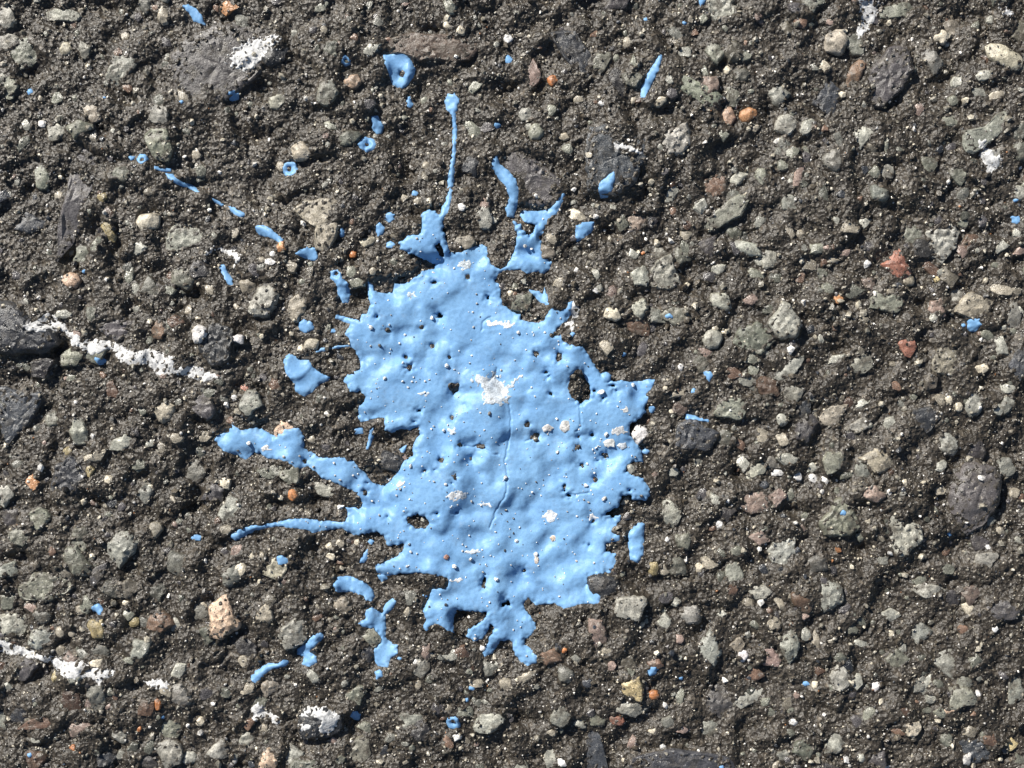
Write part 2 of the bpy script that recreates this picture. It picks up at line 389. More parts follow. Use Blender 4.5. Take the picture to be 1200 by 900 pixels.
# name, label, group, outline, holes, thickness in mm
DROPS = [
 ("paint_fleck", "short curved blue paint fleck above a large flat grey stone", None, [(211,5),(220,4),(229,9),(236,17),(240,29),(234,27),(226,24),(221,15)], (), .45),
 ("paint_drop", "small ring of blue paint with a dimple touching the end of a dashed blue trail", None, *ring(168,187,6.5,0,1), .5),
 ("paint_drop", "dark blue paint drop hanging on the lower rim of the large flat grey stone", None, disc(274,111,7,6), (), .5),
 ("paint_fleck", "thin blue paint dash starting the dashed trail", None, [(181,194),(190,197),(200,197),(200,201),(190,201),(182,199)], (), .3),
 ("paint_fleck", "longest blue dash of the dashed paint trail", None, [(194,203),(202,204),(212,212),(223,216),(234,224),(231,226),(220,220),(208,217),(198,210)], (), .45),
 ("paint_fleck", "narrow blue paint dash in the middle of the dashed trail", None, [(247,231),(254,234),(261,239),(258,241),(250,236)], (), .4),
 ("paint_fleck", "broad blue dash at the far end of the dashed paint trail", None, [(266,241),(274,242),(287,250),(288,256),(280,255),(270,248)], (), .5),
 ("paint_splash", "blue paint splash with a tail left of the bent tan stone", None, [(300,265),(308,263),(318,268),(327,276),(334,281),(332,287),(325,283),(316,279),(305,276),(299,270)], (), .5),
 ("paint_splash", "wedge shaped blue paint splash at the foot of the tan bent stone", None, [(347,298),(352,294),(359,290),(370,291),(374,305),(366,306),(360,304),(349,300)], (), .5),
 ("paint_fleck", "slanting blue paint fleck below a white chalky arc", None, [(255,311),(262,309),(266,320),(272,327),(273,335),(267,334),(262,326)], (), .45),
 ("paint_drop", "small blue paint drop just below the long white paint streak", None, disc(117,424,6,4.5), (), .5),
 ("paint_drop", "blue paint ring with dark centre beside the round cream pebble", None, *ring(339,198,9,-1,-1,.38), .6),
 ("paint_drop", "tiny blue paint ring above a peach triangular stone", None, *ring(406,72,5.5,0,0,.3), .5),
 ("paint_splash", "large blue paint drop with a dark dimple beside the rusty flat stone", None, [(449,64),(460,63),(472,62),(481,69),(487,81),(485,90),(477,100),(471,104),(460,99),(455,85),(451,75)], [disc(471,86,3,4)], .8),
 ("paint_drop", "small upright blue paint drop below the large dimpled drop", None, [(476,112),(480,111),(484,121),(481,126),(476,125)], (), .5),
 ("paint_drop", "oval blue paint drop just above the thick blue paint ring", None, [(435,136),(442,135),(449,147),(446,155),(440,156),(435,148)], (), .6),
 ("paint_drop", "thick blue paint ring with small dark hole below an oval drop", None, *ring(431,170,10,-1,0,.26,9.5), .8),
 ("paint_drop", "half shaded dark blue paint drop beside a small white stone", None, disc(596,70,4.5,5), (), .4),
 ("paint_splash", "long tapering blue paint tongue above the bent arm of the main splat", None, [(577,188),(582,182),(586,193),(596,200),(604,210),(608,222),(607,240),(602,254),(594,253),(592,243),(597,232),(592,219),(582,207),(575,196)], (), .7),
 ("paint_fleck", "thin straight slanting streak of blue paint far from other drops", None, [(773,64),(776,66),(772,83),(764,98),(755,117),(750,116),(751,105),(757,90),(766,75)], (), .5),
 ("paint_splash", "pointed blue paint drop on the dark slate stone", None, [(719,202),(720,212),(718,222),(712,231),(704,231),(700,224),(702,215),(710,209)], (), .7),
 ("paint_splash", "blue paint splash with a dimple on the edge of a cream stone", None, [(674,265),(682,260),(697,259),(696,269),(685,279),(676,284),(674,275)], (), .7),
 ("paint_fleck", "blue paint fleck on a broad pale grey stone", None, [(819,-4),(828,-3),(826,4),(821,8),(819,3)], (), .4),
 ("paint_drop", "blue paint drop catching the light beside a dark blue one", None, [(440,264),(445,260),(451,267),(449,275),(443,277),(440,272)], (), .6),
 ("paint_drop", "dark blue paint drop paired with a brighter one above a cream pebble", None, disc(457,254,5.5,6.5), (), .5),
 ("paint_drop", "small blue paint drop between a cream pebble and the splat's stubby finger", None, disc(457,287,5,4.5), (), .5),
 ("paint_splash", "blue paint splash running down a stone beside the splat's upper left spike", None, [(387,318),(396,316),(401,320),(402,326),(408,332),(411,345),(408,355),(401,355),(396,345),(394,333),(387,326)], [disc(394,321,2.4)], .8),
 ("paint_splash", "dull blue paint coating the lower end of a tan stone", None, disc(359,383,9,8), (), .5),
 ("paint_splash", "leaf shaped blue paint splash with a pointed tip and a white grain on it", None, [(332,419),(339,414),(346,417),(352,422),(362,422),(369,432),(380,439),(388,441),(385,446),(375,450),(366,460),(357,465),(346,460),(345,450),(337,440),(333,430)], (), .7),
 ("paint_drop", "flat blue paint drop beside a wavy upright one in the splat's left bay", None, [(415,503),(420,500),(425,502),(426,508),(420,510),(415,509)], (), .4),
 ("paint_fleck", "wavy upright blue paint fleck in the splat's left bay", None, [(433,503),(438,501),(439,510),(435,520),(432,527),(429,526),(431,515)], (), .5),
 ("paint_fleck", "tiny triangular blue paint fleck in the splat's left bay", None, [(467,526),(477,521),(475,529),(472,533)], (), .4),
 ("paint_drop", "blue paint dab on the shoulder of a pale stone below the thin spike", None, [(325,651),(333,649),(339,655),(341,660),(331,661),(326,660)], (), .5),
 ("paint_drop", "slanted blue paint drop under the root of the thin spike", None, [(421,657),(426,648),(431,643),(432,653),(427,660),(421,660)], (), .6),
 ("paint_drop", "flat dark blue paint speck past the tip of the thin spike", None, disc(229,631,6,3.5), (), .3),
 ("paint_splash", "curved sausage shaped blue paint splash with grey end", None, [(390,686),(396,676),(410,675),(427,682),(437,692),(439,700),(436,706),(429,704),(426,699),(410,694),(395,694)], (), .9),
 ("paint_drop", "small blue paint drop above the curved sausage shaped splash", None, [(441,675),(447,673),(452,673),(454,679),(447,683)], (), .5),
 ("paint_splash", "tall branching blue paint splash with a forked top below the splat", None, tr([(475,220),(510,200),(515,160),(545,145),(590,180),(600,140),(640,100),(660,115),(650,145),(605,190),(610,250),(605,290),(640,320),(665,325),(665,365),(630,390),(620,430),(570,425),(555,400),(550,350),(580,315),(585,285),(550,245),(500,240)],300,675), (), .9),
 ("paint_splash", "zigzag blue paint splash against a round grey stone", None, tr([(190,350),(240,310),(270,270),(310,262),(320,285),(290,320),(250,355),(285,375),(290,405),(250,425),(215,415),(220,385),(190,370)],300,675), (), .8),
 ("paint_splash", "stretched blue paint splash with a knob end over a tan stone", None, [(294,792),(300,785),(315,777),(326,777),(332,772),(339,775),(336,781),(327,783),(317,785),(307,795),(300,800),(295,798)], (), .7),
 ("paint_drop", "small blue paint drop at the foot of the tall branching splash", None, [(438,786),(444,784),(449,787),(449,793),(441,797)], (), .5),
 ("paint_drop", "dark blue paint drop beside the black stone with white crust", None, disc(417,841,6,7.5), (), .5),
 ("paint_drop", "blue paint drop with dimple beside a small white chip", None, *ring(531,847,9,0,-1,.22), .8),
 ("paint_splash", "upright blue paint bar standing apart at the splat's lower right side", None, [(750,612),(756,614),(755,632),(754,650),(747,660),(738,656),(736,640),(736,625),(744,616)], (), .8),
 ("paint_drop", "small dark blue paint drop just under the splat's long right tip", None, disc(764,480,4,4.5), (), .5),
 ("paint_drop", "small blue paint drop below the white stone chip", None, disc(757,529,4,4), (), .5),
 ("paint_fleck", "short blue paint dash on a dark greenish stone", None, [(804,485),(812,487),(822,490),(831,492),(831,495),(818,493),(805,491)], (), .4),
 ("paint_drop", "blue paint drop with a shadow below the grey faceted pebble", None, [(823,435),(832,434),(835,440),(831,448),(826,444)], (), .6),
 ("paint_drop", "bright blue bead of paint on a tan stone", None, disc(1142,380,7.5,8), (), .8),
 ("paint_drop", "dark blue paint drop among small grey stones far from the splat", None, disc(1190,257,5.5,5), (), .6),
 ("paint_drop", "blue paint dab on a brown stone above the yellow speckled pebble", None, disc(764,785,6,5.5), (), .5),
 ("paint_drop", "crumbly blue paint drop above a dull yellow stone", None, disc(117,713,6.5,7.5,5,12,.3), (), .5),
 ("paint_drop", "blue paint drop on the right edge of the tan bent stone", None, disc(401,273,3,5), (), .4),
]
SPECKS = [(36,108,4,0),(155,186,3.5,"tiny blue paint speck touching the dimpled ring by the dashed trail"),(98,318,3,"tiny blue paint speck beside the blocky peach pebble"),
 (583,147,3.5,0),(757,22,3,0),(802,27,3,0),(486,227,4,"tiny blue paint speck left of the splat's long upright drip"),
 (390,388,3.2,"tiny blue paint speck between the splat's short left spike and thin whisker"),(435,635,4,"tiny blue paint speck under the root of the thin spike"),
 (469,771,3,"tiny blue paint speck beside the bulb of the tall branching splash"),(553,806,4,"tiny blue paint speck on a flat tan stone"),(547,820,2.5,0),(812,458,3.5,0),
 (731,416,3.2,0),(671,392,3.2,"tiny blue paint speck below the splat's upper right spike"),(784,371,4,"small blue paint speck on the end of a grey stone"),
 (1131,381,3,"tiny blue paint speck next to the bright blue bead"),(986,601,3.6,"tiny blue paint speck on a broad grey green stone"),
 (1112,627,3.6,"tiny blue paint speck by the pointed foot of the large dark brown stone"),(798,795,3.2,0),(945,802,4,0),(845,898,3.2,"tiny blue paint speck on a flat slate stone"),
 (36,884,3.2,0),(190,841,2.6,"tiny blue paint speck below the narrow orange pebble"),(498,698,3.4,"tiny blue paint speck beside the splat's lower left toe"),
 (214,121,2.5,0),(124,115,2.5,0),(1190,235,2.6,0)]
for (x, y, r, lab) in SPECKS:
    DROPS.append(("paint_speck", lab or TINY[0], TINY[1], disc(x, y, r * .95, r * .85, 0, 10, .2), (), .4))

DROP_D = []
for (nm, lab, grp, poly, holes, th) in DROPS:
    sl, d = outline(poly, holes, 0.45 if th > .45 else 0.3)
    DROP_D.append((sl, d))
    ALL_PAINT[sl] = np.maximum(ALL_PAINT[sl], d)

# ------------------------------------------------------------------ stones
COL = {'g': (.25,.25,.20), 'G': (.375,.368,.315), 'd': (.060,.064,.072), 'k': (.036,.037,.041), 'D': (.115,.105,.105),
       't': (.36,.32,.25), 'c': (.62,.555,.43), 'w': (.78,.76,.73), 'r': (.33,.150,.105), 'o': (.50,.20,.075),
       'O': (.52,.27,.13), 'p': (.37,.275,.23), 'P': (.60,.43,.31), 'b': (.235,.150,.105), 'S': (.092,.085,.086), 'e': (.150,.115,.085), 'y': (.30,.245,.13), 'Y': (.58,.47,.25)}

class Stone:
    """an outline r(angle), a dome cut by a few tilted facets; used for both the mesh and the height map"""
    def __init__(s, x, y, rx, ry, rot, col, prot, g, poly=None):
        s.col, s.prot = col, prot
        M = 72
        th = np.linspace(0, 2 * math.pi, M, endpoint=False)
        if poly is None:
            k = int(g.integers(5, 8)) if prot > 1.6 else int(g.integers(4, 7))
            a = np.sort((np.arange(k) + g.uniform(-.33, .33, k)) / k * 2 * math.pi)
            q = g.uniform(.92, 1.15, k) if prot > 1.6 else g.uniform(.90, 1.34, k)
            ca, sa = math.cos(math.radians(rot)), math.sin(math.radians(rot))
            ex, ey = rx * q * np.cos(a), ry * q * np.sin(a)
            pts = np.stack([ex * ca - ey * sa, ex * sa + ey * ca], 1)
        else:
            pts = np.array(poly, float)
            x, y = pts.mean(0)
            pts = pts - (x, y)
            pts[:, 1] *= -1
        s.x, s.y = float(x), float(y)
        r = np.zeros(M)
        dx, dy = np.cos(th), np.sin(th)
        nP = len(pts)
        for k in range(nP):
            p, e = pts[k], pts[(k + 1) % nP] - pts[k]
            den = dx * e[1] - dy * e[0]
            den = np.where(np.abs(den) < 1e-9, 1e-9, den)
            t = (p[0] * e[1] - p[1] * e[0]) / den
            u = (p[0] * dy - p[1] * dx) / den
            r = np.where((t > 0) & (u >= -1e-6) & (u <= 1 + 1e-6), np.maximum(r, t), r)
        r[r <= 0] = r[r > 0].mean()
        sm = 0 if poly is not None else (4 if prot > 1.6 else 1)
        for _ in range(sm):
            r = .25 * np.roll(r, 1) + .5 * r + .25 * np.roll(r, -1)
        w_ = np.tile(g.standard_normal(M), 3)
        r = r * (1 + (.03 if prot > 1.6 else .06) * np.convolve(w_, [.2, .3, .3, .2], 'same')[M:2 * M] + (0 if prot > 1.6 else .10) * np.convolve(w_, np.ones(13) / 13, 'same')[M:2 * M] * 2)
        s.r = r
        s.R = float(np.sort(r)[: M // 2].mean())
        s.h = min((.12 + .30 * prot) * s.R * S, .0030) + (.00035 if prot <= 1.6 else 0.0)
        s.q = 2.2 if prot > 1.6 else (3.2 if prot > 1.0 else 7.0)
        kf = int(g.integers(3, 6))
        a0 = g.uniform(0, 6.28)
        s.facets = []
        for k in range(kf):
            a = a0 + (k + g.uniform(-.3, .3)) / kf * 2 * math.pi
            sl = g.uniform(.25, 1.1)
            s.facets.append((g.uniform(.95, 1.08) + sl * g.uniform(.0, .45), -sl * math.cos(a), -sl * math.sin(a)))
        s.facets.append((g.uniform(.86, 1.0), *g.uniform(-.28, .28, 2)))
        if poly is not None and prot < 1.0:
            s.q = 10.0
            s.h = min(s.h, .0014)
            s.facets = [(g.uniform(.9, 1.2), *g.uniform(-.34, .34, 2)) for _ in range(4)]
        s.z0 = float(sample(H_SOFT, s.x, s.y)) + (-.00004 if prot <= 1.6 else .0001 - .08 * s.h)
        if poly is not None:
            s.z0 += .00022
        s.n = g.standard_normal(64)
    def radius(s, ang):
        k = (ang % (2 * math.pi)) / (2 * math.pi) * len(s.r)
        i = np.floor(k).astype(int) % len(s.r)
        f = k - np.floor(k)
        return s.r[i] * (1 - f) + s.r[(i + 1) % len(s.r)] * f
    def top(s, u, v):
        rho = np.sqrt(u * u + v * v)
        t = np.clip(rho / s.radius(np.arctan2(v, u)), 0, 1)
        z = np.power(np.maximum(1 - t ** s.q, 0), .5 if s.prot > 1.6 else .6)
        for (c, a, b) in s.facets:
            z = np.minimum(z, np.maximum(c + (a * u + b * v) / s.R * .75, .10))
        rough = (.00007 * sample(n_small, s.x + u * 1.3 + 37, s.y - v * 1.3) + .00003 * sample(n_rag, s.x + u, s.y - v + 51)) * (.4 if s.prot > 1.6 else 1.0)
        return s.h * z + rough * (t < .985) * min(2.2, s.R / 9.0)

def stone_geometry(s, seg, rings):
    th = np.linspace(0, 2 * math.pi, seg, endpoint=False)
    r = s.radius(th)
    vs = [(0.0, 0.0, float(s.top(np.array(0.0), np.array(0.0))))]
    for k, f in enumerate(rings):
        u, v = f * r * np.cos(th), f * r * np.sin(th)
        z = s.top(u, v)
        vs += list(zip(u * S, v * S, z))
    for f, dz in ((1.0, -.0005), (.86, -.0016)):
        vs += list(zip(f * r * np.cos(th) * S, f * r * np.sin(th) * S, np.full(seg, dz)))
    vs.append((0.0, 0.0, -.0020))
    nr = len(rings) + 2
    fs = [(0, 1 + i, 1 + (i + 1) % seg) for i in range(seg)]
    for k in range(nr - 1):
        a, b = 1 + k * seg, 1 + (k + 1) * seg
        fs += [(a + i, b + i, b + (i + 1) % seg, a + (i + 1) % seg) for i in range(seg)]
    a, l = 1 + (nr - 1) * seg, len(vs) - 1
    fs += [(a + (i + 1) % seg, a + i, l) for i in range(seg)]
    return vs, fs

RIM = np.zeros((GH, GW))
def raster_stone(s, Z, rim=False):
    m = int(s.r.max()) + 2
    ix, iy = int(round(s.x)) - X0, int(round(s.y)) - Y0
    sl = (slice(max(0, iy - m), min(GH, iy + m + 1)), slice(max(0, ix - m), min(GW, ix + m + 1)))
    if Z[sl].size == 0:
        return
    u, v = PX[sl] - s.x, -(PY[sl] - s.y)
    z = s.z0 + s.top(u, v)
    inside = np.sqrt(u * u + v * v) < s.radius(np.arctan2(v, u))
    Z[sl] = np.where(inside, np.maximum(Z[sl], z), Z[sl])
    if rim:
        t = np.sqrt(u * u + v * v) / s.radius(np.arctan2(v, u))
        RIM[sl] = np.where(inside, t, RIM[sl])

# pebbles that stand out by their look: x, y, rx, ry, turn, colour, how far it stands out, name, label
PEBBLES = [
 (353,178,13,15,0,'c',2,"pebble","round cream pebble beside a blue paint ring"),
 (172,260,16,13,15,'c',2,"pebble","smooth pale cream pebble beside a dull yellow stone on the asphalt"),
 (855,135,9,12,0,'P',2,"pebble","peach coloured pebble lying next to an orange brown one"),
 (877,134,12,9,30,'O',2,"pebble","orange brown pebble lying next to a peach one"),
 (978,50,16,18,0,'c',1.8,"pebble","large cream pebble under a patch of white crust"),
 (1003,86,9,20,-25,'b',1.8,"pebble","reddish brown spindle shaped pebble beside a large flat purple grey stone"),
 (1176,69,27,14,-35,'c',1.7,"pebble","long cream pebble with brown flank on the asphalt"),
 (1051,310,18,17,0,'r',1.4,"pebble","rough pinkish red stone with a small olive pebble at its foot"),
 (1063,329,11,7,0,'t',2,"pebble","small oval olive pebble at the foot of the pinkish red stone"),
 (1063,406,12,14,0,'r',1.0,"pebble","dull red stone sunk in the asphalt among grey stones"),
 (741,803,13,15,0,'Y',1.4,"pebble","yellow speckled pebble resting against a pale grey stone"),
 (765,814,7,7,0,'o',1.8,"pebble","small orange pebble beside the yellow speckled one"),
 (722,846,12,7,-5,'r',1.6,"pebble","glossy red brown pebble below the pale grey stone"),
 (767,777,11,11,0,'b',1.4,"pebble","brown pebble with a dab of blue paint on it"),
 (644,765,14,12,-20,'b',1.3,"pebble","brown pebble touching the splat's bottom toe"),
 (698,738,11,17,10,'p',1.5,"pebble","pinkish grey upright stone below the black stone notching the splat"),
 (262,724,18,22,0,'P',1.1,"pebble","crumbly tan stone with orange stains"),
 (750,511,13,13,10,'w',1.9,"stone_chip","bright white stone chip lodged at the splat's right edge"),
 (278,398,11,8,15,'w',1.9,"stone_chip","white stone chip on the right shoulder of a black stone"),
 (237,391,9,12,-15,'w',1.6,"stone_chip","white stone chip with blue stained edge on a black stone"),
 (1028,543,22,17,5,'t',1.5,"pebble","tan brown pebble with a deep shadow beneath it"),
 (1021,578,15,10,-5,'p',1.2,"pebble","flat purplish pebble below the tan brown one"),
 (83,329,13,11,0,'P',1.9,"pebble","blocky peach pebble on dark asphalt above the long white streak"),
 (431,283,11,7,15,'c',2,"pebble","lumpy cream pebble beside two small blue drops"),
 (344,580,7,7,0,'o',2,"pebble","small orange red chip between the splat's two left arms"),
 (648,94,7,7,0,'o',2,"pebble","small round orange pebble in a dark hollow"),
 (718,369,12,9,-15,'c',1.9,"pebble","knobbly cream pebble right of the splat's upper right spike"),
 (366,404,11,9,15,'c',2,"pebble","smooth cream pebble at the end of a thin blue whisker"),
 (660,160,8,6,0,'c',2,"pebble","small flat cream pebble beside a smooth round grey one"),
 (628,155,11,12,0,'g',1.9,"pebble","smooth round grey pebble beside a flat cream one"),
 (834,397,14,14,0,'G',1.9,"pebble","grey faceted pebble with a thin cream sliver on it"),
 (844,354,16,15,-10,'G',1.7,"pebble","light grey four sided pebble above the faceted one"),
 (536,864,7,5,25,'w',2,"stone_chip","small bright white chip beside a dimpled blue drop"),
 (1025,804,7,6,0,'w',2,"stone_chip","isolated bright white chip between dull grey stones"),
 (1131,889,7,7,0,'w',2,"stone_chip","square white chip on a flat dark slate stone"),
 (776,874,5,6,0,'w',1.8,"stone_chip","white splinter beside a flat dark slate stone"),
 (186,824,5,9,0,'o',1.9,"pebble","narrow orange red pebble below a short white streak"),
 (181,623,10,13,-10,'t',1.8,"pebble","oval tan pebble beside a large grey green stone"),
 (870,768,6,7,0,'w',1.7,"stone_chip","small pale chip beside a large pale grey stone"),
]
# broad stones with a traced outline: points, colour, how far it stands out, label or None
BROAD = [
 ([(188,66),(205,38),(255,27),(325,36),(340,44),(322,66),(300,92),(262,118),(228,132),(212,118),(196,90)],'S',.9,"large flat purple grey stone with white crust on one corner"),
 ([(92,164),(108,167),(111,200),(103,240),(89,285),(67,313),(52,305),(66,270),(77,225),(83,190)],'D',1.1,"long curved dark ridge of stone"),
 ([(-8,350),(20,355),(40,375),(65,390),(68,405),(50,415),(20,420),(-8,414)],'d',1.1,"dark slate stone at the start of the long white streak"),
 ([(-5,455),(50,460),(45,480),(15,520),(-5,545)],'d',.7,None),
 ([(690,150),(720,140),(750,155),(770,180),(745,215),(720,235),(690,225),(685,185)],'d',.6,"broad dark slate stone"),
 ([(575,175),(600,168),(640,195),(662,215),(657,240),(620,245),(600,220)],'D',.6,None),
 ([(450,45),(480,38),(540,42),(572,50),(545,72),(490,75),(455,62)],'e',.7,"flat rusty brown stone"),
 ([(645,40),(675,35),(697,70),(690,95),(665,75)],'d',.6,None),
 ([(347,250),(357,235),(400,235),(397,270),(385,297),(368,290),(370,268)],'t',.8,"bent tan stone"),
 ([(197,272),(205,262),(222,261),(240,268),(243,282),(232,290),(215,292),(195,302),(190,290)],'G',.7,None),
 ([(292,360),(302,335),(322,333),(330,345),(325,360),(315,372),(298,373)],'G',1.5,None),
 ([(125,635),(140,620),(155,620),(166,635),(160,647),(140,670),(130,665)],'G',1.2,"large grey green pointed stone"),
 ([(70,650),(80,640),(92,640),(110,662),(110,674),(90,675)],'g',1.2,None),
 ([(22,690),(40,670),(85,668),(90,690),(60,705),(30,702)],'g',.5,None),
 ([(-5,722),(10,719),(28,724),(33,735),(25,748),(-5,750)],'G',1.2,None),
 ([(1020,80),(1045,55),(1065,58),(1075,80),(1060,100),(1035,130),(1015,130),(1010,110)],'D',1.0,"large flat purple grey stone"),
 ([(825,258),(845,240),(868,226),(880,230),(872,255),(850,262),(832,275)],'g',.5,None),
 ([(1118,555),(1130,540),(1150,537),(1172,545),(1178,560),(1170,590),(1150,615),(1130,628),(1115,600),(1110,575)],'D',1.3,"large dark brown stone with a glossy face"),
 ([(1038,605),(1055,595),(1065,608),(1080,613),(1078,635),(1062,658),(1046,650),(1040,630)],'G',.9,"pale grey green kite shaped stone"),
 ([(350,835),(360,828),(385,826),(403,838),(402,855),(385,866),(355,866),(347,852)],'k',1.4,"black stone"),
 ([(688,676),(705,671),(727,675),(729,690),(718,701),(704,702),(690,692)],'k',1.1,"black stone notching the splat's lower right corner"),
 ([(697,836),(705,860),(712,885),(716,908),(680,908),(688,870)],'d',.9,"dark slate wedge"),
 ([(735,888),(790,878),(850,885),(868,905),(800,915),(735,908)],'d',.6,None),
 ([(1100,868),(1170,862),(1175,880),(1150,895),(1110,893)],'d',.6,None),
 ([(232,385),(250,376),(272,382),(280,400),(272,420),(250,428),(234,412)],'k',.7,"black stone with white chips on it"),
 ([(1082,272),(1095,260),(1115,260),(1125,272),(1122,290),(1105,307),(1090,300)],'G',.5,None),
 ([(1124,155),(1150,150),(1170,130),(1184,128),(1180,150),(1160,168),(1140,180),(1128,175)],'G',.5,None),
 ([(776,84),(800,88),(840,105),(850,118),(830,128),(800,108),(780,95)],'g',.6,None),
 ([(822,-10),(862,-10),(864,25),(848,32),(832,20)],'G',.5,None),
]
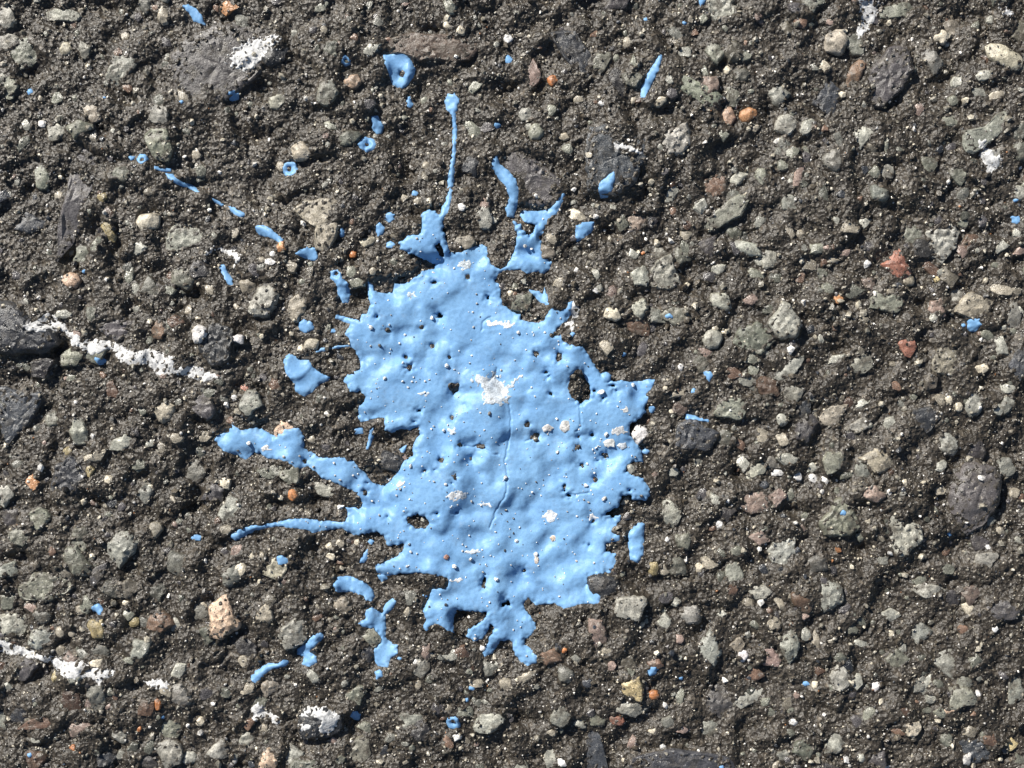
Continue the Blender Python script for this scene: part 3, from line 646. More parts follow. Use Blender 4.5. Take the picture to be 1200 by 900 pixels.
ST = """72 18 22 11 10 G 1|8 20 10 14 0 G 1|77 57 9 9 0 c 1.7|100 57 8 11 0 g 1|27 62 20 18 0 g .3|140 80 23 23 20 G 1|191 18 9 14 0 t 1.5|271 9 12 9 0 O 1|48 115 6 5 0 t 1.5|67 115 10 12 -30 g 1|108 133 14 14 0 t 1|188 137 13 14 0 G 1|188 168 16 18 0 g .4|68 155 16 10 10 G .5|50 208 11 14 0 g 1|230 178 8 10 0 t 1|31 147 5 8 0 G 1|50 145 6 5 0 w 1.6|13 102 8 14 0 g .4|145 40 6 6 0 t 1|
328 194 6 8 0 t 1.8|415 96 10 9 0 P 1.3|433 60 14 8 20 G 1|416 44 5 7 0 b 1.2|380 35 6 6 0 t 1|388 149 12 6 0 g 1|325 120 14 10 10 g 1|384 110 14 14 0 g .4|497 116 6 6 0 g 1.8|527 9 10 10 0 g 1|524 30 6 5 0 c 1.4|540 36 6 6 0 c 1.4|595 45 6 6 0 w 1.3|560 100 16 14 0 g .5|555 150 14 16 0 g .9|499 194 5 6 0 t 1.8|
837 63 12 14 0 g 1|872 65 10 12 0 g 1|853 81 5 6 0 c 1.4|824 22 7 8 0 g 1|705 72 10 11 0 g .5|721 67 6 7 0 g 1|742 77 6 16 -20 g 1|734 50 5 9 -15 t 1|625 85 10 14 0 p .5|665 175 9 8 0 g 1.3|792 165 19 20 0 G 1.1|772 121 9 6 30 c 1.3|860 115 10 13 0 g .9|886 149 8 6 0 t 1.4|705 122 5 4 0 w 2|742 119 4 6 0 t 1.5|866 207 14 8 45 G 1.5|893 205 8 12 0 g 1|848 158 8 8 0 g .8|678 115 6 5 0 t 1|646 130 7 8 0 g 1|
965 79 10 9 0 c 1|913 110 18 17 0 G 1.5|968 112 18 22 0 d .6|1103 43 16 8 0 c 1.3|1112 50 4 4 0 G 2|1162 22 5 6 0 G 1.9|1124 96 8 10 0 G 1.2|1155 90 12 6 0 G 1|1168 112 13 5 15 t 1|1122 205 12 16 10 g .7|1012 160 14 16 0 G 1|920 145 14 12 0 G 1|945 150 13 10 0 G .8|930 180 11 12 0 g 1|1112 143 10 8 0 g 1.3|935 208 5 19 -15 p 1|973 193 6 6 0 w 1.3|992 193 4 4 0 G 1.5|1037 170 3 14 0 g 1|1060 10 30 12 10 g .9|
127 271 11 16 0 y 1.5|120 232 7 7 0 y 1.2|69 230 8 6 0 t 1.3|165 290 13 8 10 G 1.1|216 327 20 15 0 g 1.2|290 335 9 9 0 t 1.1|247 340 5 8 0 t 1|197 340 10 8 0 g .9|75 368 13 7 -5 G 1.5|85 418 18 12 20 g 1|115 287 8 10 0 g .8|150 322 6 16 0 g .8|140 385 22 16 0 D .4|187 385 8 12 0 b .7|220 365 5 9 0 t 1|30 260 24 12 0 d .5|277 360 5 5 0 t 1.4|298 363 7 9 0 G 1|
349 362 13 20 -10 t 1|352 409 5 5 0 c 1.6|342 312 7 9 0 t 1|413 298 5 5 0 o 2|331 290 6 8 0 O 1.5|321 298 5 5 0 w 1.5|318 308 8 5 0 w 1|307 306 5 5 0 t 1.3|411 318 8 9 0 g 1|418 330 12 7 0 g .8|437 318 5 6 0 t 1.2|475 233 6 6 0 t 1.2|490 235 8 5 0 t 1.2|503 237 4 5 0 c 1.5|541 243 5 6 0 w 1.2|566 255 10 12 0 G .7|543 284 13 9 0 t .6|577 258 6 7 0 G 1|598 344 5 5 0 c 1.3|
678 252 17 11 -20 c .9|747 259 14 12 0 p .7|742 297 10 10 0 G 1.3|754 296 5 3 0 o 1|750 323 13 13 0 G 1|778 320 17 20 0 G 1|749 362 13 13 0 G 1.3|821 240 11 13 -10 G 1.5|876 290 18 8 -20 G 1.3|893 305 10 9 0 G 1|843 315 12 9 0 G 1.2|802 337 8 7 0 c 1|849 389 9 4 0 c 1.5|837 385 5 4 0 c 1.5|880 395 24 20 0 g .4|791 369 18 10 -10 g 1|711 408 10 9 0 t 1|798 431 4 5 0 w 1.4|675 317 4 4 0 w 1.5|656 331 9 8 0 t .7|646 280 7 8 0 t .8|641 296 10 9 0 t .6|774 297 8 10 0 G .9|697 340 5 5 0 w 1.4|882 433 8 8 0 g 1|
958 292 13 8 10 g 1.4|938 274 6 6 0 t 1.3|974 305 14 4 0 t 1|1017 309 6 6 0 w 1.6|920 380 18 26 0 G .7|903 300 10 16 0 G .8|961 397 7 13 -10 G 1.2|928 430 24 7 35 G 1|982 420 10 7 30 G .9|1010 425 18 12 0 g .6|982 350 6 6 0 O 1|1040 355 20 14 0 g .5|1099 327 5 4 0 Y 1.8|1094 373 7 6 0 G 1.2|1175 340 16 7 -10 t 1|1195 362 8 8 0 G 1.2|1140 360 26 17 0 t .4|1175 405 11 13 -20 G 1.2|1193 425 13 26 -20 d .8|1110 425 24 20 0 t .5|1150 432 9 7 0 c .9|1174 288 10 9 0 G 1|1192 274 8 6 0 G 1|1157 329 5 5 0 t 1.6|1012 260 8 8 0 G .8|
92 505 13 17 0 G 1.5|192 483 16 13 20 c 1.2|207 513 9 8 0 t 1.3|238 512 9 9 0 t 1|110 535 16 6 25 t 1.6|145 518 15 9 35 G .8|128 562 6 6 0 c 1.7|8 580 12 14 0 G 1|47 608 14 18 0 g 1|80 558 20 22 0 d .7|107 553 6 7 0 y 1.2|97 588 5 4 0 c 1.6|168 577 9 12 0 G 1|174 571 5 4 0 c 1.6|203 586 4 6 0 t 1.4|225 555 14 14 0 g .8|263 566 9 9 0 c 1.1|270 600 14 17 0 G .8|266 620 9 7 0 t .9|283 667 9 9 0 c 1|296 651 4 6 0 c 1.3|40 565 8 12 0 O .4|10 668 14 10 0 G 1|274 466 5 5 0 w 1.7|240 475 12 16 0 D .5|287 455 8 6 0 r .7|78 530 6 8 0 y 1|
337 505 14 12 0 P .7|329 582 5 5 0 c 1.7|365 515 6 6 0 t 1.1|342 556 12 13 0 g .9|323 552 10 9 0 G .9|383 574 17 9 -20 G .7|323 668 14 12 0 c .9|386 640 6 5 0 c 1.4|388 652 7 6 0 c 1.2|399 637 7 6 0 t 1|473 537 4 6 0 p 1.2|418 636 4 4 0 c 1.5|309 652 5 6 0 t 1.2|
765 665 7 9 0 y 1.6|778 667 8 8 0 t 1.2|800 634 11 12 0 g 1.3|790 463 14 6 20 t 1.1|787 482 5 4 0 c 1.6|838 585 9 12 20 G 1|852 586 5 4 0 w 1.6|885 588 22 16 0 p .7|893 510 9 10 0 t .9|872 543 9 10 0 G 1|890 550 16 8 30 G .8|843 615 6 6 0 w 1|855 480 22 14 0 g .4|812 512 28 17 0 d .3|832 660 14 10 0 t .8|820 665 6 8 0 c 1|782 633 4 4 0 w 1.6|739 549 7 6 0 G .9|733 587 7 8 0 t .7|788 553 8 7 0 G .9|
1110 520 14 13 -30 G 1.2|925 537 17 9 0 G 1.6|978 540 11 13 0 g 1|953 547 7 7 0 G 1.2|1007 497 16 13 0 G 1|1012 473 12 9 0 G 1.3|975 485 22 11 40 t .8|916 491 8 9 0 G 1.2|917 516 10 8 0 t .9|1100 547 11 8 0 G 1.2|1112 468 6 6 0 c 1.7|1124 475 5 9 0 c 1.3|1142 473 10 16 5 G 1.5|1168 480 8 12 0 G 1.4|912 554 9 6 0 w .9|936 557 7 6 0 w 1|954 561 7 6 0 w 1|968 564 6 5 0 w 1.4|1041 576 4 5 0 w 1.8|1106 575 4 4 0 w 1.8|985 610 24 22 0 g .5|1085 490 20 16 0 d .5|910 582 12 14 0 p .9|917 645 18 18 0 G .6|1155 655 16 10 0 G .7|1172 622 9 8 0 t .9|1190 580 8 8 0 t 1|1157 641 4 4 0 w 1.6|1043 495 8 8 0 G .9|1180 455 10 7 0 G 1|
48 747 17 13 30 G 1.4|37 712 12 7 0 p 1.4|72 740 7 7 0 t 1.7|85 742 5 5 0 t 1.7|117 735 11 15 0 y 1.1|157 729 8 8 0 y 1.8|104 705 10 12 0 g .8|205 730 14 12 0 G .9|237 708 5 4 0 c 1.4|148 706 5 5 0 c 1.5|30 785 22 16 0 D 1|207 785 14 11 20 G 1.3|115 775 9 5 0 c .8|93 853 13 10 0 p 1.4|234 846 6 6 0 c 1.7|220 890 12 10 0 G 1.6|255 880 14 13 0 G 1.1|178 895 10 6 0 t 1|288 865 8 14 -20 G .9|285 775 6 9 0 t 1.1|290 806 12 9 20 t 1.2|198 855 20 16 20 g 1|120 890 14 14 0 d .6|88 876 5 5 0 o 1.2|164 854 3.5 3.5 0 o 1.5|65 795 4 12 0 y 1|155 772 8 6 0 g 1|55 845 30 8 10 b .4|
347 740 17 20 -10 G .9|312 722 12 13 0 t 1.4|402 710 10 13 20 t 1.3|433 745 15 14 0 g .7|315 806 13 11 20 t 1.3|315 890 13 12 0 P 1.3|344 885 14 12 0 G .7|420 880 16 16 0 g .5|478 715 5 8 0 t 1.2|575 845 22 14 0 G 1|592 800 10 8 0 t 1|557 800 9 6 0 t .7|487 775 4 4 0 w 1.7|534 763 5 5 0 w 1.2|565 760 4 4 0 w 1.6|490 802 4 8 -20 t 1.2|415 815 16 12 0 g .5|505 765 8 6 0 c .9|390 868 8 5 0 p 1|
661 761 3.5 4 0 o 1.5|740 710 19 14 10 G 1|792 705 7 8 0 G 1.2|811 719 14 13 0 G 1.5|832 762 16 19 0 G 1.3|865 757 9 9 0 t 1|890 693 14 10 0 G 1|848 720 6 5 0 G 1.5|738 829 19 12 -5 G 1.4|795 748 7 6 0 p 1.6|687 799 8 7 0 d 1.7|657 837 13 14 0 G .9|645 858 8 5 -10 t 1.7|765 857 6 5 0 c 1.2|797 855 12 6 0 p .9|660 894 8 7 0 w 1.4|645 890 9 14 0 G .8|875 820 24 11 35 G .7|845 825 19 22 0 D .6|885 790 16 10 0 b .5|617 792 13 9 0 t 1.1|797 817 7 12 0 g .9|716 778 7 8 0 p 1|
970 698 18 20 -20 G 1.3|925 755 13 18 -20 G 1.4|943 743 7 10 20 G 1.4|955 750 5 12 15 t 1.2|905 770 10 16 0 p .9|913 707 7 14 0 t .9|942 721 8 6 0 p 1|905 730 10 8 20 t .9|1090 692 18 9 0 G .7|1040 722 16 8 0 G .7|1078 740 20 16 0 G .6|1050 772 15 14 0 g 1|1107 780 24 19 0 G .7|1084 802 10 16 0 G .9|1122 817 18 13 0 g 1|1108 831 12 4 0 P 1|1135 713 10 11 0 c .9|1175 715 22 14 0 D .6|985 795 12 14 0 G .7|1003 797 10 9 0 G .9|955 803 4 5 0 c 1.4|980 870 13 18 -20 G .8|1067 852 9 10 0 c .9|1008 887 5 6 0 G 1.6|992 890 5 6 0 w 1.5|1186 872 8 12 0 Y 1|1190 810 13 26 -10 G .7|932 846 7 6 0 w 1.2|1128 737 7 5 0 b 1|1165 737 4 4 0 w 1.5|1045 743 4 5 0 c 1.7|1010 755 12 5 0 G 1|1145 813 4 5 0 w 1.6|1035 898 10 4 0 w 1"""

H_TOP = H.copy()
sg = np.random.default_rng(19)
pebbles, stones, small = [], [], []
def rest_on(st):
    """a small stone that lies on a larger one sits on its face"""
    st.z0 = max(st.z0, float(sample(H_TOP, st.x, st.y)) - .12 * st.h - .0001) if st.R < 13 else st.z0
for (poly, c, p, lab) in BROAD:
    st = Stone(0, 0, 1, 1, 0, COL[c], p, sg, poly)
    stones.append((st, lab))
    raster_stone(st, H_TOP)
for row in ST.replace("\n", "").split("|"):
    v = row.split()
    st = Stone(float(v[0]), float(v[1]), float(v[2]), float(v[3]), float(v[4]), COL[v[5]], float(v[6]), sg)
    stones.append((st, None))
for (x, y, rx, ry, rot, c, p, nm, lab) in PEBBLES:
    st = Stone(x, y, rx, ry, rot, COL[c], 1.55 if nm == "stone_chip" else p, sg)
    rest_on(st)
    pebbles.append((st, nm, lab))
# further aggregate between and beyond the traced stones
occ = np.zeros((GH, GW), bool)
occ |= ALL_PAINT > -2
def mark(s, k=1.0):
    m = int(s.r.max() * k) + 1
    ix, iy = int(s.x) - X0, int(s.y) - Y0
    sl = (slice(max(0, iy - m), iy + m), slice(max(0, ix - m), ix + m))
    occ[sl] |= (PX[sl] - s.x) ** 2 + (PY[sl] - s.y) ** 2 < (s.R * k) ** 2
for s in [q[0] for q in pebbles] + [q[0] for q in stones] + small:
    mark(s)
rk = list("gggggGGGGttdDDDDbbp")
tries = 0
while len(small) < 2300 and tries < 45000:
    tries += 1
    x, y = sg.uniform(X0 + 20, X1 - 20), sg.uniform(Y0 + 20, Y1 - 20)
    out = x < -15 or x > 1215 or y < -15 or y > 915
    R = 3.2 + sg.pareto(2.6) * 3.0
    if out and sg.random() < .12:
        R += sg.uniform(5, 16)
    if not out and len(small) < 900 and (x > 740 or y > 620 or sg.random() < .35):
        R = sg.uniform(5.5, 15)
    R = min(R, 26 if out else 15)
    iy, ix = int(y) - Y0, int(x) - X0
    k = int(R)
    if occ[iy, ix] or (R > 6 and occ[max(0, iy - k):iy + k:3, max(0, ix - k):ix + k:3].mean() > .18):
        continue
    c = np.array(COL[rk[int(sg.integers(len(rk)))]]) * sg.uniform(.34, .95)
    s = Stone(x, y, R * sg.uniform(.8, 1.35), R * sg.uniform(.7, 1.0), sg.uniform(0, 180), tuple(c), float(sg.choice([.35, .5, .7, .9, 1.2])), sg)
    small.append(s)
    mark(s, .9)
# the 300 largest in the frame are single stones, the rest one mass
in_frame = [(s, None) for s in small if -s.R < s.x < 1200 + s.R and -s.R < s.y < 900 + s.R]
small = [s for s in small if not (-s.R < s.x < 1200 + s.R and -s.R < s.y < 900 + s.R)]
stones = sorted(stones + in_frame, key=lambda q: -q[0].R)
small += [q[0] for q in stones[292:]]
stones = stones[:292]
H_BED = H.copy()                      # the stones that the bitumen grips
for s in [q[0] for q in stones] + [q[0] for q in pebbles] + small:
    raster_stone(s, H_TOP, True)
    if s.prot < 1.75:
        raster_stone(s, H_BED)
rim_all = np.where(RIM > 0, RIM, 1.0)
grip = np.clip((rim_all - .42) / .40, 0, 1)
grip = grip * grip * (3 - 2 * grip)
# bitumen climbs the flanks of the stones and laps over their edges in tatters
H_MATRIX = np.maximum(H, blur(H_BED, 2.6) + .00004 - .0008 * (1 - grip) + .00028 * n_edge + .00010 * n_rag)
H_MATRIX = np.where(H_BED > H + 1e-6, H_MATRIX, np.maximum(H, np.minimum(H_MATRIX, H + .0012)))

# ------------------------------------------------------------------ surface the paint lies on
# stones hidden under the main splat show only as lumps in its skin
H_SKIN = H_TOP.copy()
vg = np.random.default_rng(5)
bx0, by0 = 250, 100
inside_pts = np.argwhere(MAIN_FULL > 3)
for _ in range(620):
    iy, ix = inside_pts[int(vg.integers(len(inside_pts)))]
    R = 3.5 + vg.pareto(2.0) * 4.5
    R = min(R, 30)
    s = Stone(ix + X0, iy + Y0, R * vg.uniform(.8, 1.4), R, vg.uniform(0, 180), (1, 1, 1), float(vg.choice([.6, .9, 1.2])), vg)
    s.h = min(s.h, .0014)
    raster_stone(s, H_SKIN)
MAIN_BASE = blur(H_SKIN, 3.2) * .66 + blur(H_SKIN, 7.0) * .34 + .00006
DROP_BASE = np.maximum(blur(H_TOP, 2.4), blur(H_TOP, 4.5)) + .00012
WHITE_BASE = np.maximum(blur(H_TOP, 2.0), H_TOP - .00022)

CRACKS = [[(597,474),(599,490),(598,508),(595,524),(592,537),(594,555),(594,575),(590,585),(582,597),(577,610),(574,618)],
          [(679,474),(680,488),(680,500),(674,506)], [(664,579),(676,580),(690,577)],
          [(616,517),(626,512)], [(540,523),(564,523),(575,530),(584,533)], [(575,372),(566,377),(565,388)],
          [(582,432),(580,440),(573,446)], [(450,626),(455,638)]]
GROOVE = np.zeros((GH, GW))
for line in CRACKS:
    sl = patch_of(line, 6)
    gx, gy = PX[sl] + .35 * n_edge[sl], PY[sl] + .5 * n_small[sl]
    d = np.full(gx.shape, 99.0)
    for (a, b) in zip(line[:-1], line[1:]):
        ex, ey = b[0] - a[0], b[1] - a[1]
        t = np.clip(((gx - a[0]) * ex + (gy - a[1]) * ey) / (ex * ex + ey * ey), 0, 1)
        d = np.minimum(d, np.hypot(gx - a[0] - t * ex, gy - a[1] - t * ey))
    GROOVE[sl] = np.maximum(GROOVE[sl], np.exp(-(d / 1.05) ** 2))

def paint_height(base, D, thick, groove=0.0):
    w = 3.2 if thick > .00055 else 1.9
    pos = np.maximum(D, 0)
    z = base + thick * (1 - np.exp(-pos / w)) + .06 * thick * np.exp(-((pos - 5) / 3.0) ** 2) * (D > 0)
    z = z + np.minimum(D, 0) * S * 2.4
    return z - groove * .00034

# ------------------------------------------------------------------ object helpers
def mesh_object(name, verts, faces, mat, parent=None, smooth=True, loc=None):
    me = bpy.data.meshes.new(name)
    me.from_pydata(verts, [], faces)
    me.materials.append(mat)
    if smooth:
        me.polygons.foreach_set("use_smooth", np.ones(len(me.polygons), bool))
    me.update()
    o = bpy.data.objects.new(name, me)
    scene.collection.objects.link(o)
    if loc is not None:
        o.location = loc
    if parent is not None:
        o.parent = parent
    return o

def fast_mesh(name, verts, faces, k, mat, smooth=True):
    """verts (n,3), faces (m,k) as arrays"""
    me = bpy.data.meshes.new(name)
    me.vertices.add(len(verts))
    me.vertices.foreach_set("co", np.ascontiguousarray(verts, np.float32).ravel())
    m = len(faces)
    me.loops.add(m * k)
    me.loops.foreach_set("vertex_index", np.ascontiguousarray(faces, np.int32).ravel())
    me.polygons.add(m)
    me.polygons.foreach_set("loop_start", np.arange(0, m * k, k, dtype=np.int32))
    me.polygons.foreach_set("use_smooth", np.full(m, smooth))
    me.update(calc_edges=True)
    me.materials.append(mat)
    return me

def tag(o, label=None, cat=None, group=None, kind=None):
    if label: o["label"] = label
    if cat: o["category"] = cat
    if group: o["group"] = group
    if kind: o["kind"] = kind
    return o

# ------------------------------------------------------------------ the pavement sheet
GROUND = H_MATRIX - .0011 * np.clip((ALL_PAINT - 2.0) / 4.0, 0, 1)
step = 2.25
gx = np.arange(X0, X1 + .01, step)
gy = np.arange(Y0, Y1 + .01, step)
GX, GY = np.meshgrid(gx, gy)
win = np.clip(np.minimum(np.minimum(GX - gx[0], gx[-1] - GX), np.minimum(GY - gy[0], gy[-1] - GY)) / 40.0, 0, 1)
GZ = sample(GROUND, GX, GY) * win
nx, ny = len(gx), len(gy)
V = np.stack([wx(GX), wy(GY), GZ], -1).reshape(-1, 3)
idx = np.arange(nx * ny).reshape(ny, nx)
F = np.stack([idx[1:, :-1], idx[1:, 1:], idx[:-1, 1:], idx[:-1, :-1]], -1).reshape(-1, 4)
# around it the same relief on a coarser grid, then a plain sheet
bx0, bx1, by0, by1 = gx[0], gx[-1], gy[0], gy[-1]
def axis(lo, hi):
    return np.concatenate([np.linspace(lo - 1920, lo, 121), np.linspace(lo, hi, int((hi - lo) / 16) + 1)[1:], np.linspace(hi, hi + 1920, 121)[1:]])
ox, oy = axis(bx0, bx1), axis(by0, by1)
OX, OY = np.meshgrid(ox, oy)
relief = (.5 * n_mid + .75 * np.tanh(3.4 * n_ledge)) * .001
ti, tj = np.round(OY - Y0).astype(int) % GH, np.round(OX - X0).astype(int) % GW
d_in = np.maximum(np.maximum(bx0 - OX, OX - bx1), np.maximum(by0 - OY, OY - by1))
d_out = np.minimum(np.minimum(OX - ox[0], ox[-1] - OX), np.minimum(OY - oy[0], oy[-1] - OY))
OZ = relief[ti, tj] * np.clip(d_in / 48, 0, 1) * np.clip(d_out / 100, 0, 1)
n1 = len(V)
oid = np.arange(OX.size).reshape(OX.shape) + n1
hole = (np.maximum(d_in[:-1, :-1], d_in[1:, 1:]) <= 1e-6) & (np.maximum(d_in[1:, :-1], d_in[:-1, 1:]) <= 1e-6)
OF = np.stack([oid[1:, :-1], oid[1:, 1:], oid[:-1, 1:], oid[:-1, :-1]], -1)[~hole]
V = np.vstack([V, np.stack([wx(OX), wy(OY), OZ], -1).reshape(-1, 3)])
F = np.vstack([F, OF])
far = 30.0
n0 = len(V)
V = np.vstack([V, [(-far, far, 0), (far, far, 0), (far, -far, 0), (-far, -far, 0)]])
c_tl, c_tr, c_br, c_bl = oid[0, 0], oid[0, -1], oid[-1, -1], oid[-1, 0]
F = np.vstack([F, [(n0, c_tl, c_tr, n0 + 1), (n0 + 1, c_tr, c_br, n0 + 2), (n0 + 2, c_br, c_bl, n0 + 3), (n0 + 3, c_bl, c_tl, n0)]])
used_v = np.zeros(len(V), bool)
used_v[F.ravel()] = True
V, F = V[used_v], (np.cumsum(used_v) - 1)[F]
pav = bpy.data.objects.new("asphalt_pavement", fast_mesh("asphalt_pavement", V, F, 4, M_ASPHALT))
scene.collection.objects.link(pav)
tag(pav, "dark brown grey weathered asphalt with stones set in it", "pavement", None, "structure")

# ------------------------------------------------------------------ stones set in the pavement
RINGS = (.15, .30, .44, .57, .68, .78, .86, .92, .97, 1.0)
tint_rng = np.random.default_rng(23)
def stone_object(s, name, parent=None, mat=None):
    big = s.R > 16
    vs, fs = stone_geometry(s, 36 if big else 24, RINGS if big else (.25, .46, .64, .79, .91, 1.0))
    o = mesh_object(name, vs, fs, mat or (M_SLATE if max(s.col) < .08 else M_STONE), parent, True, (wx(s.x), wy(s.y), s.z0))
    o.data.set_sharp_from_angle(angle=math.radians(24))
    t = np.array(s.col) * tint_rng.uniform(.66, 1.08) * (1 + .015 * tint_rng.standard_normal(3))
    o.color = (*[float(q) for q in t], 1.0)
    return o

for (s, lab) in stones:
    o = stone_object(s, "stone", pav)
    if lab:
        o["label"] = lab
for (s, nm, lab) in pebbles:
    tag(stone_object(s, nm, None, M_BARE if nm == "stone_chip" else None), lab, "pebble" if nm == "pebble" else "stone chip")

av, af, ac, base_i = [], [], [], 0
for s in small:
    vs, fs = stone_geometry(s, 12, (.45, .8, 1.0))
    av.append(np.array(vs) + (wx(s.x), wy(s.y), s.z0))
    af += [tuple(i + base_i for i in f) for f in fs]
    base_i += len(vs)
    ac.append(np.tile([*s.col, 1.0], (len(vs), 1)))
agg = mesh_object("small_aggregate", np.vstack(av).tolist(), af, M_GRIT, pav)
at = agg.data.color_attributes.new("tint", 'FLOAT_COLOR', 'POINT')
at.data.foreach_set("color", np.vstack(ac).astype(np.float32).ravel())
agg["kind"] = "stuff"
agg.data.set_sharp_from_angle(angle=math.radians(24))

# ------------------------------------------------------------------ sand grains bound in the bitumen
ICO_T = (1 + 5 ** .5) / 2
ICO_V = np.array([(-1, ICO_T, 0), (1, ICO_T, 0), (-1, -ICO_T, 0), (1, -ICO_T, 0), (0, -1, ICO_T), (0, 1, ICO_T), (0, -1, -ICO_T), (0, 1, -ICO_T),
                  (ICO_T, 0, -1), (ICO_T, 0, 1), (-ICO_T, 0, -1), (-ICO_T, 0, 1)]) / math.sqrt(1 + ICO_T ** 2)
ICO_F = np.array([(0, 11, 5), (0, 5, 1), (0, 1, 7), (0, 7, 10), (0, 10, 11), (1, 5, 9), (5, 11, 4), (11, 10, 2), (10, 7, 6), (7, 1, 8),
                  (3, 9, 4), (3, 4, 2), (3, 2, 6), (3, 6, 8), (3, 8, 9), (4, 9, 5), (2, 4, 11), (6, 2, 10), (8, 6, 7), (9, 8, 1)])

OCT_V = np.array([(1, 0, 0), (-1, 0, 0), (0, 1, 0), (0, -1, 0), (0, 0, 1), (0, 0, -1)], float)
OCT_F = np.array([(0, 2, 4), (2, 1, 4), (1, 3, 4), (3, 0, 4), (2, 0, 5), (1, 2, 5), (3, 1, 5), (0, 3, 5)])
def grains(name, x, y, z, rad, col, g, jit=.22, octa=False):
    n = len(x)
    BV, BF = (OCT_V, OCT_F) if octa else (ICO_V, ICO_F)
    nv = len(BV)
    q = g.standard_normal((n, 4)); q /= np.linalg.norm(q, axis=1)[:, None]
    w, a, b, c = q.T
    Rm = np.stack([1 - 2 * (b * b + c * c), 2 * (a * b - c * w), 2 * (a * c + b * w), 2 * (a * b + c * w), 1 - 2 * (a * a + c * c), 2 * (b * c - a * w),
                   2 * (a * c - b * w), 2 * (b * c + a * w), 1 - 2 * (a * a + b * b)], -1).reshape(n, 3, 3)
    v = BV[None] * (1 + jit * g.standard_normal((n, nv, 1))) * g.uniform(.7, 1.25, (n, 1, 3))
    v = np.einsum('nij,nkj->nki', Rm, v) * rad[:, None, None]
    v += np.stack([x, y, z], -1)[:, None, :]
    f = BF[None] + nv * np.arange(n)[:, None, None]
    me = fast_mesh(name, v.reshape(-1, 3), f.reshape(-1, 3), 3, M_GRIT, False)
    t = me.color_attributes.new("tint", 'FLOAT_COLOR', 'POINT')
    c4 = np.concatenate([np.repeat(col, nv, 0), np.ones((n * nv, 1))], 1)
    t.data.foreach_set("color", c4.astype(np.float32).ravel())
    o = bpy.data.objects.new(name, me)
    scene.collection.objects.link(o)
    return o

gg = np.random.default_rng(101)
pal = np.array([(.060,.049,.036), (.036,.030,.024), (.110,.093,.070), (.20,.185,.150), (.36,.33,.265), (.52,.47,.37), (.78,.75,.70), (.42,.20,.09), (.05,.055,.065)])  # the white also paints in sparkle glints among pale grains and beads
def scatter(name, count, rmin, spread, rmax, prob, octa):
    inn = gg.random(count) < .84
    x = np.where(inn, gg.uniform(-30, 1230, count), gg.uniform(X0, X1, count))
    y = np.where(inn, gg.uniform(-30, 930, count), gg.uniform(Y0, Y1, count))
    keep = sample(ALL_PAINT, x, y) < .3
    x, y = x[keep], y[keep]
    n = len(x)
    rad = np.clip(rmin + gg.pareto(2.8, n) * spread, 0, rmax) * S
    rim = sample(RIM, x, y)
    on = gg.random(n) < .12 + .75 * rim ** 4                 # grit stuck to a stone, mostly near its edge
    rad = np.where(on, rad * .62, rad)
    z = np.where(on, sample(H_TOP, x, y), sample(H_MATRIX, x, y)) + rad * gg.uniform(-.3, .5, n)
    pk = gg.choice(len(pal), n, p=prob)
    gc = pal[pk] * gg.uniform(.75, 1.25, (n, 1))
    gc = np.where((on & (rim > .05))[:, None], gc * .5 + .09, gc)
    o = grains(name, wx(x), wy(y), z, rad, gc, gg, .22, octa)
    o.parent = pav
    o["kind"] = "stuff"
scatter("sand_and_glints", 17000, 1.15, 1.0, 4.2, [.26, .16, .17, .13, .115, .088, .05, .002, .025], False)
ob = np.random.default_rng(55)
qx = np.concatenate([ob.uniform(ox[0], ox[-1], 3500), ob.uniform(bx0 - 600, bx1 + 600, 4800)])
qy = np.concatenate([ob.uniform(oy[0], oy[-1], 3500), ob.uniform(by0 - 600, by1 + 600, 4800)])
away = np.maximum(np.maximum(bx0 - qx, qx - bx1), np.maximum(by0 - qy, qy - by1)) > -10
qx, qy = qx[away], qy[away]
qr = np.clip(3.5 + ob.pareto(2.2, len(qx)) * 4, 0, 17) * S
qz = relief[np.round(qy - Y0).astype(int) % GH, np.round(qx - X0).astype(int) % GW] - .25 * qr
qc = np.array([COL[k] for k in "gggGGGttdDDDbcp"])[ob.integers(0, 15, len(qx))] * ob.uniform(.4, .95, (len(qx), 1))
outer = grains("outlying_aggregate", wx(qx), wy(qy), qz, qr, qc, ob, .16)
outer.parent = pav
outer["kind"] = "stuff"
scatter("grit_and_glints", 76000, .68, .42, 1.6, [.30, .17, .18, .13, .105, .058, .045, .002, .01], True)

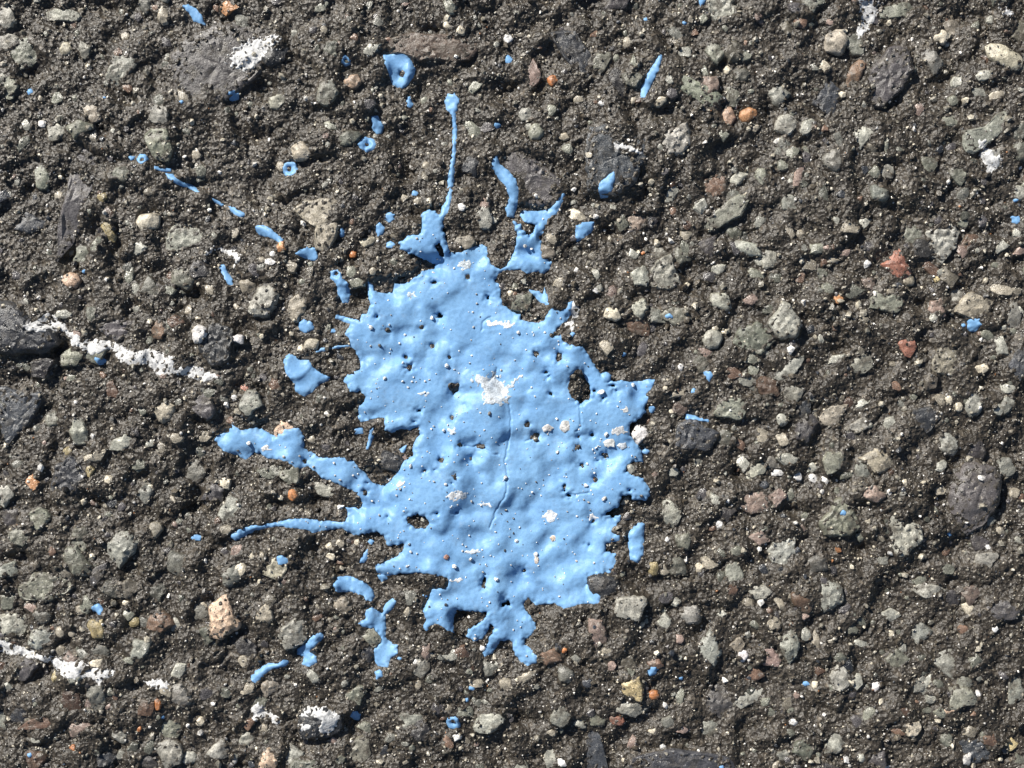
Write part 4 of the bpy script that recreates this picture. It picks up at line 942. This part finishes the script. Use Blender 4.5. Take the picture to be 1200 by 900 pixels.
# ------------------------------------------------------------------ paint
def paint_object(name, sl, D, base, thick, mat, res, groove=None, keep_d=-3.0):
    y0, y1 = sl[0].start + Y0, sl[0].stop - 1 + Y0
    x0, x1 = sl[1].start + X0, sl[1].stop - 1 + X0
    full = np.full((GH, GW), -30.0) if False else None
    xs, ys = np.arange(x0, x1, res), np.arange(y0, y1, res)
    MX, MY = np.meshgrid(xs, ys)
    lx, ly = np.clip(MX - x0, 0, D.shape[1] - 1.001), np.clip(MY - y0, 0, D.shape[0] - 1.001)
    ix, iy = lx.astype(int), ly.astype(int)
    fx, fy = lx - ix, ly - iy
    d = (D[iy, ix] * (1 - fx) + D[iy, ix + 1] * fx) * (1 - fy) + (D[iy + 1, ix] * (1 - fx) + D[iy + 1, ix + 1] * fx) * fy
    z = paint_height(sample(base, MX, MY), d, thick, 0.0 if groove is None else sample(groove, MX, MY))
    k = d > keep_d
    cell = k[:-1, :-1] & k[1:, :-1] & k[:-1, 1:] & k[1:, 1:]
    ids = np.arange(MX.size).reshape(MX.shape)
    f = np.stack([ids[1:, :-1], ids[1:, 1:], ids[:-1, 1:], ids[:-1, :-1]], -1)[cell]
    used = np.unique(f)
    remap = np.zeros(MX.size, int)
    remap[used] = np.arange(len(used))
    v = np.stack([wx(MX), wy(MY), z], -1).reshape(-1, 3)[used]
    c = v.mean(0)
    c[2] = v[:, 2].min()
    me = fast_mesh(name, v - c, remap[f], 4, mat)
    o = bpy.data.objects.new(name, me)
    o.location = c
    scene.collection.objects.link(o)
    return o

MAIN_T = .00060
splat = paint_object("paint_splat", MAIN_SL, MAIN_D, MAIN_BASE + .000018 * n_edge, MAIN_T, M_PAINT, .86, GROOVE, -1.3)
tag(splat, "big sky blue dried paint splat with spiky arms on the asphalt", "paint splat")

CATS = {"paint_drop": "paint drop", "paint_speck": "paint drop", "paint_splash": "paint splash", "paint_fleck": "paint fleck"}
for (nm, lab, grp, poly, holes, th), (sl, D) in zip(DROPS, DROP_D):
    o = paint_object(nm, sl, D, DROP_BASE, th * .001, M_PAINT, .8)
    tag(o, lab, CATS[nm], grp)

# old white paint left on the asphalt
WHITES = [
 ("paint_streak", "long broken white paint streak running past the dark slate stone", tr([(130,630),(225,560),(300,600),(320,640),(400,690),(440,680),(540,700),(640,750),(700,730),(820,770),(840,820),(930,810),(1050,870),(960,895),(850,860),(740,865),(690,815),(580,815),(520,740),(440,765),(330,720),(300,660),(160,655)],0,225), 1.3),
 ("paint_streak", "broad crusty white paint streak below two rounded grey stones", tr([(-40,295),(0,300),(60,320),(100,335),(200,365),(250,370),(330,395),(400,390),(440,420),(500,420),(555,435),(550,460),(495,480),(480,510),(440,470),(330,470),(280,455),(240,420),(180,395),(100,380),(40,380),(-40,360)],0,675), 1.2),
 ("paint_streak", "short crumbly white paint streak above the narrow orange pebble", tr([(660,490),(730,470),(800,485),(805,520),(740,528),(690,510)],0,675), 1.8),
 ("paint_streak", "thin white chalky arc above a blue fleck", tr([(950,290),(1000,245),(1080,265),(1140,285),(1140,320),(1100,345),(1085,310),(1020,272),(970,300)],0,225), 1.5),
 ("paint_crust", "white crust on the corner of the large flat purple grey stone", [(268,75),(275,58),(300,45),(326,40),(330,48),(318,60),(303,76),(292,86),(282,82)], 4.5),
 ("paint_crust", "white crust touching the large cream pebble", [(1005,-3),(1036,-3),(1030,18),(1020,36),(1006,46),(1002,36),(1010,20)], 2.2),
 ("paint_crust", "white crust on the black stone", tr([(200,640),(225,612),(300,605),(370,620),(400,655),(380,700),(340,745),(300,720),(310,670),(255,640),(215,665)],300,675), 1.8),
 ("paint_crust", "second white rim on the black stone's lower left side", tr([(195,700),(225,685),(265,690),(255,712),(205,728)],300,675), 1.0),
 ("paint_crust", "white crust between two stones left of the black stone", [(291,832),(299,824),(310,826),(312,834),(327,838),(333,848),(322,852),(308,842),(297,846)], 2.2),
 ("paint_crust", "white crust on the right end of a pale forked stone", [(1142,166),(1152,165),(1162,180),(1172,188),(1168,200),(1155,207),(1150,195),(1146,180)], 2.4),
 ("paint_crust", "white crust beside a small round grey pebble", [(1168,10),(1180,8),(1190,14),(1186,21),(1172,19)], 1.8),
 ("paint_crust", "white crumbs in a row on the dark slate stone", [(718,169),(730,171),(742,174),(752,178),(754,183),(744,181),(732,177),(720,175)], 1.3),
 ("paint_crust", "white crust touching the tip of the splat's upper right spike", [(664,362),(672,352),(678,356),(680,368),(672,380),(674,390),(664,388),(660,380),(668,372)], 2.0),
]
for (nm, lab, poly, rag) in WHITES:
    sl, D = outline(poly, (), rag * .75, 0.65 * n_edge + .75 * n_rag)
    o = paint_object(nm, sl, D, WHITE_BASE, .00028, M_WHITE, .8)
    tag(o, lab, "paint streak" if nm == "paint_streak" else "paint crust")

# ------------------------------------------------------------------ stones worn bare through the splat, sand stuck to it and white flecks for glints
SKIN_TOP = paint_height(MAIN_BASE + .000018 * n_edge, MAIN_FULL, MAIN_T, GROOVE)
WORN = [([(549,445),(560,438),(572,442),(580,434),(586,445),(595,452),(610,437),(612,440),(597,457),(597,474),(567,474),(566,456),(560,449)],(.50,.55,.60)), (disc(535,580,12,6,1),(.74,.76,.78)),
        (disc(578,379,10,3.4,2),(.80,.80,.80)), (disc(594,381,8,4,3),(.72,.74,.76)), (disc(641,502,7.5,5,4),(.80,.79,.77)), (disc(664,500,9,7,5),(.80,.79,.77)),
        (disc(645,605,9,8,6),(.66,.70,.75)), (disc(714,518,7,5.5,7),(.74,.73,.70)), (disc(725,504,9,5.5,8),(.62,.63,.64)), (disc(729,522,6,5,9),(.60,.66,.72)),
        (disc(545,310,8,6,10),(.52,.58,.62)), (disc(695,607,6,3.6,11),(.80,.80,.80)), (disc(569,591,8,2.8,12),(.72,.76,.80)), (disc(470,567,6,4,13),(.62,.60,.55)),
        (disc(553,646,9,3,14),(.66,.72,.78)), (disc(536,679,8,2.4,15),(.75,.76,.77)), (disc(704,460,4,2.6,16),(.80,.78,.75)), (disc(732,480,4,3,17),(.70,.70,.68)),
        (disc(523,652,3.5,3.5,18),(.30,.16,.12)), (disc(649,631,4,4.5,19),(.66,.54,.44)), (disc(629,656,3,5,20),(.60,.55,.48)), (disc(484,346,7,3.5,21),(.48,.58,.68)),
        (disc(530,505,5,4.5,22),(.52,.62,.72)), (disc(312,526,5,4,23),(.78,.78,.78)), (disc(497,462,6,2.6,24),(.62,.70,.78))]
wg = np.random.default_rng(3)
for k, (poly, c) in enumerate(WORN):
    if k in (4, 5, 7, 9, 18, 19, 20):                       # rounded grains standing through the paint
        s = Stone(0, 0, 1, 1, 0, c, .6, wg, poly)
        s.h = .00042
        s.q = 3.0
        s.facets = [(1.0, *wg.uniform(-.25, .25, 2)) for _ in range(3)]
        s.z0 = float(sample(SKIN_TOP, s.x, s.y)) - .00008
        stone_object(s, "stone", pav, M_BARE)
    else:                                                   # paint rubbed off a stone face
        sl, D = outline(poly, (), 2.0 if k == 0 else 1.2, .7 * n_edge + .7 * n_rag)
        o = paint_object("worn_patch", sl, D, SKIN_TOP, .00004, M_BARE, .8)
        o.color = (*c, 1.0)
        o.location = o.location - splat.location
        o.parent = splat

bg_ = np.random.default_rng(64)
pts = inside_pts[bg_.integers(0, len(inside_pts), 460)]
x = pts[:, 1] + X0 + bg_.uniform(-.5, .5, len(pts))
y = pts[:, 0] + Y0 + bg_.uniform(-.5, .5, len(pts))
rad = np.clip(.7 + bg_.pareto(2.6, len(x)) * .75, 0, 2.9) * S
z = sample(SKIN_TOP, x, y) + rad * .25
bc = np.array([(.80,.79,.77), (.70,.66,.60), (.50,.46,.40), (.10,.09,.08)])[bg_.choice(4, len(x), p=[.56, .2, .1, .14])]  # pale sand, with added white flecks standing in for small highlights
gr = grains("sand_and_glints", wx(x), wy(y), z, rad, bc, bg_, .12)
gr["kind"] = "stuff"
gr.parent = splat
gr.matrix_parent_inverse = splat.matrix_world.inverted()
gr.location = (-splat.location[0], -splat.location[1], -splat.location[2])
gr.matrix_parent_inverse.identity()
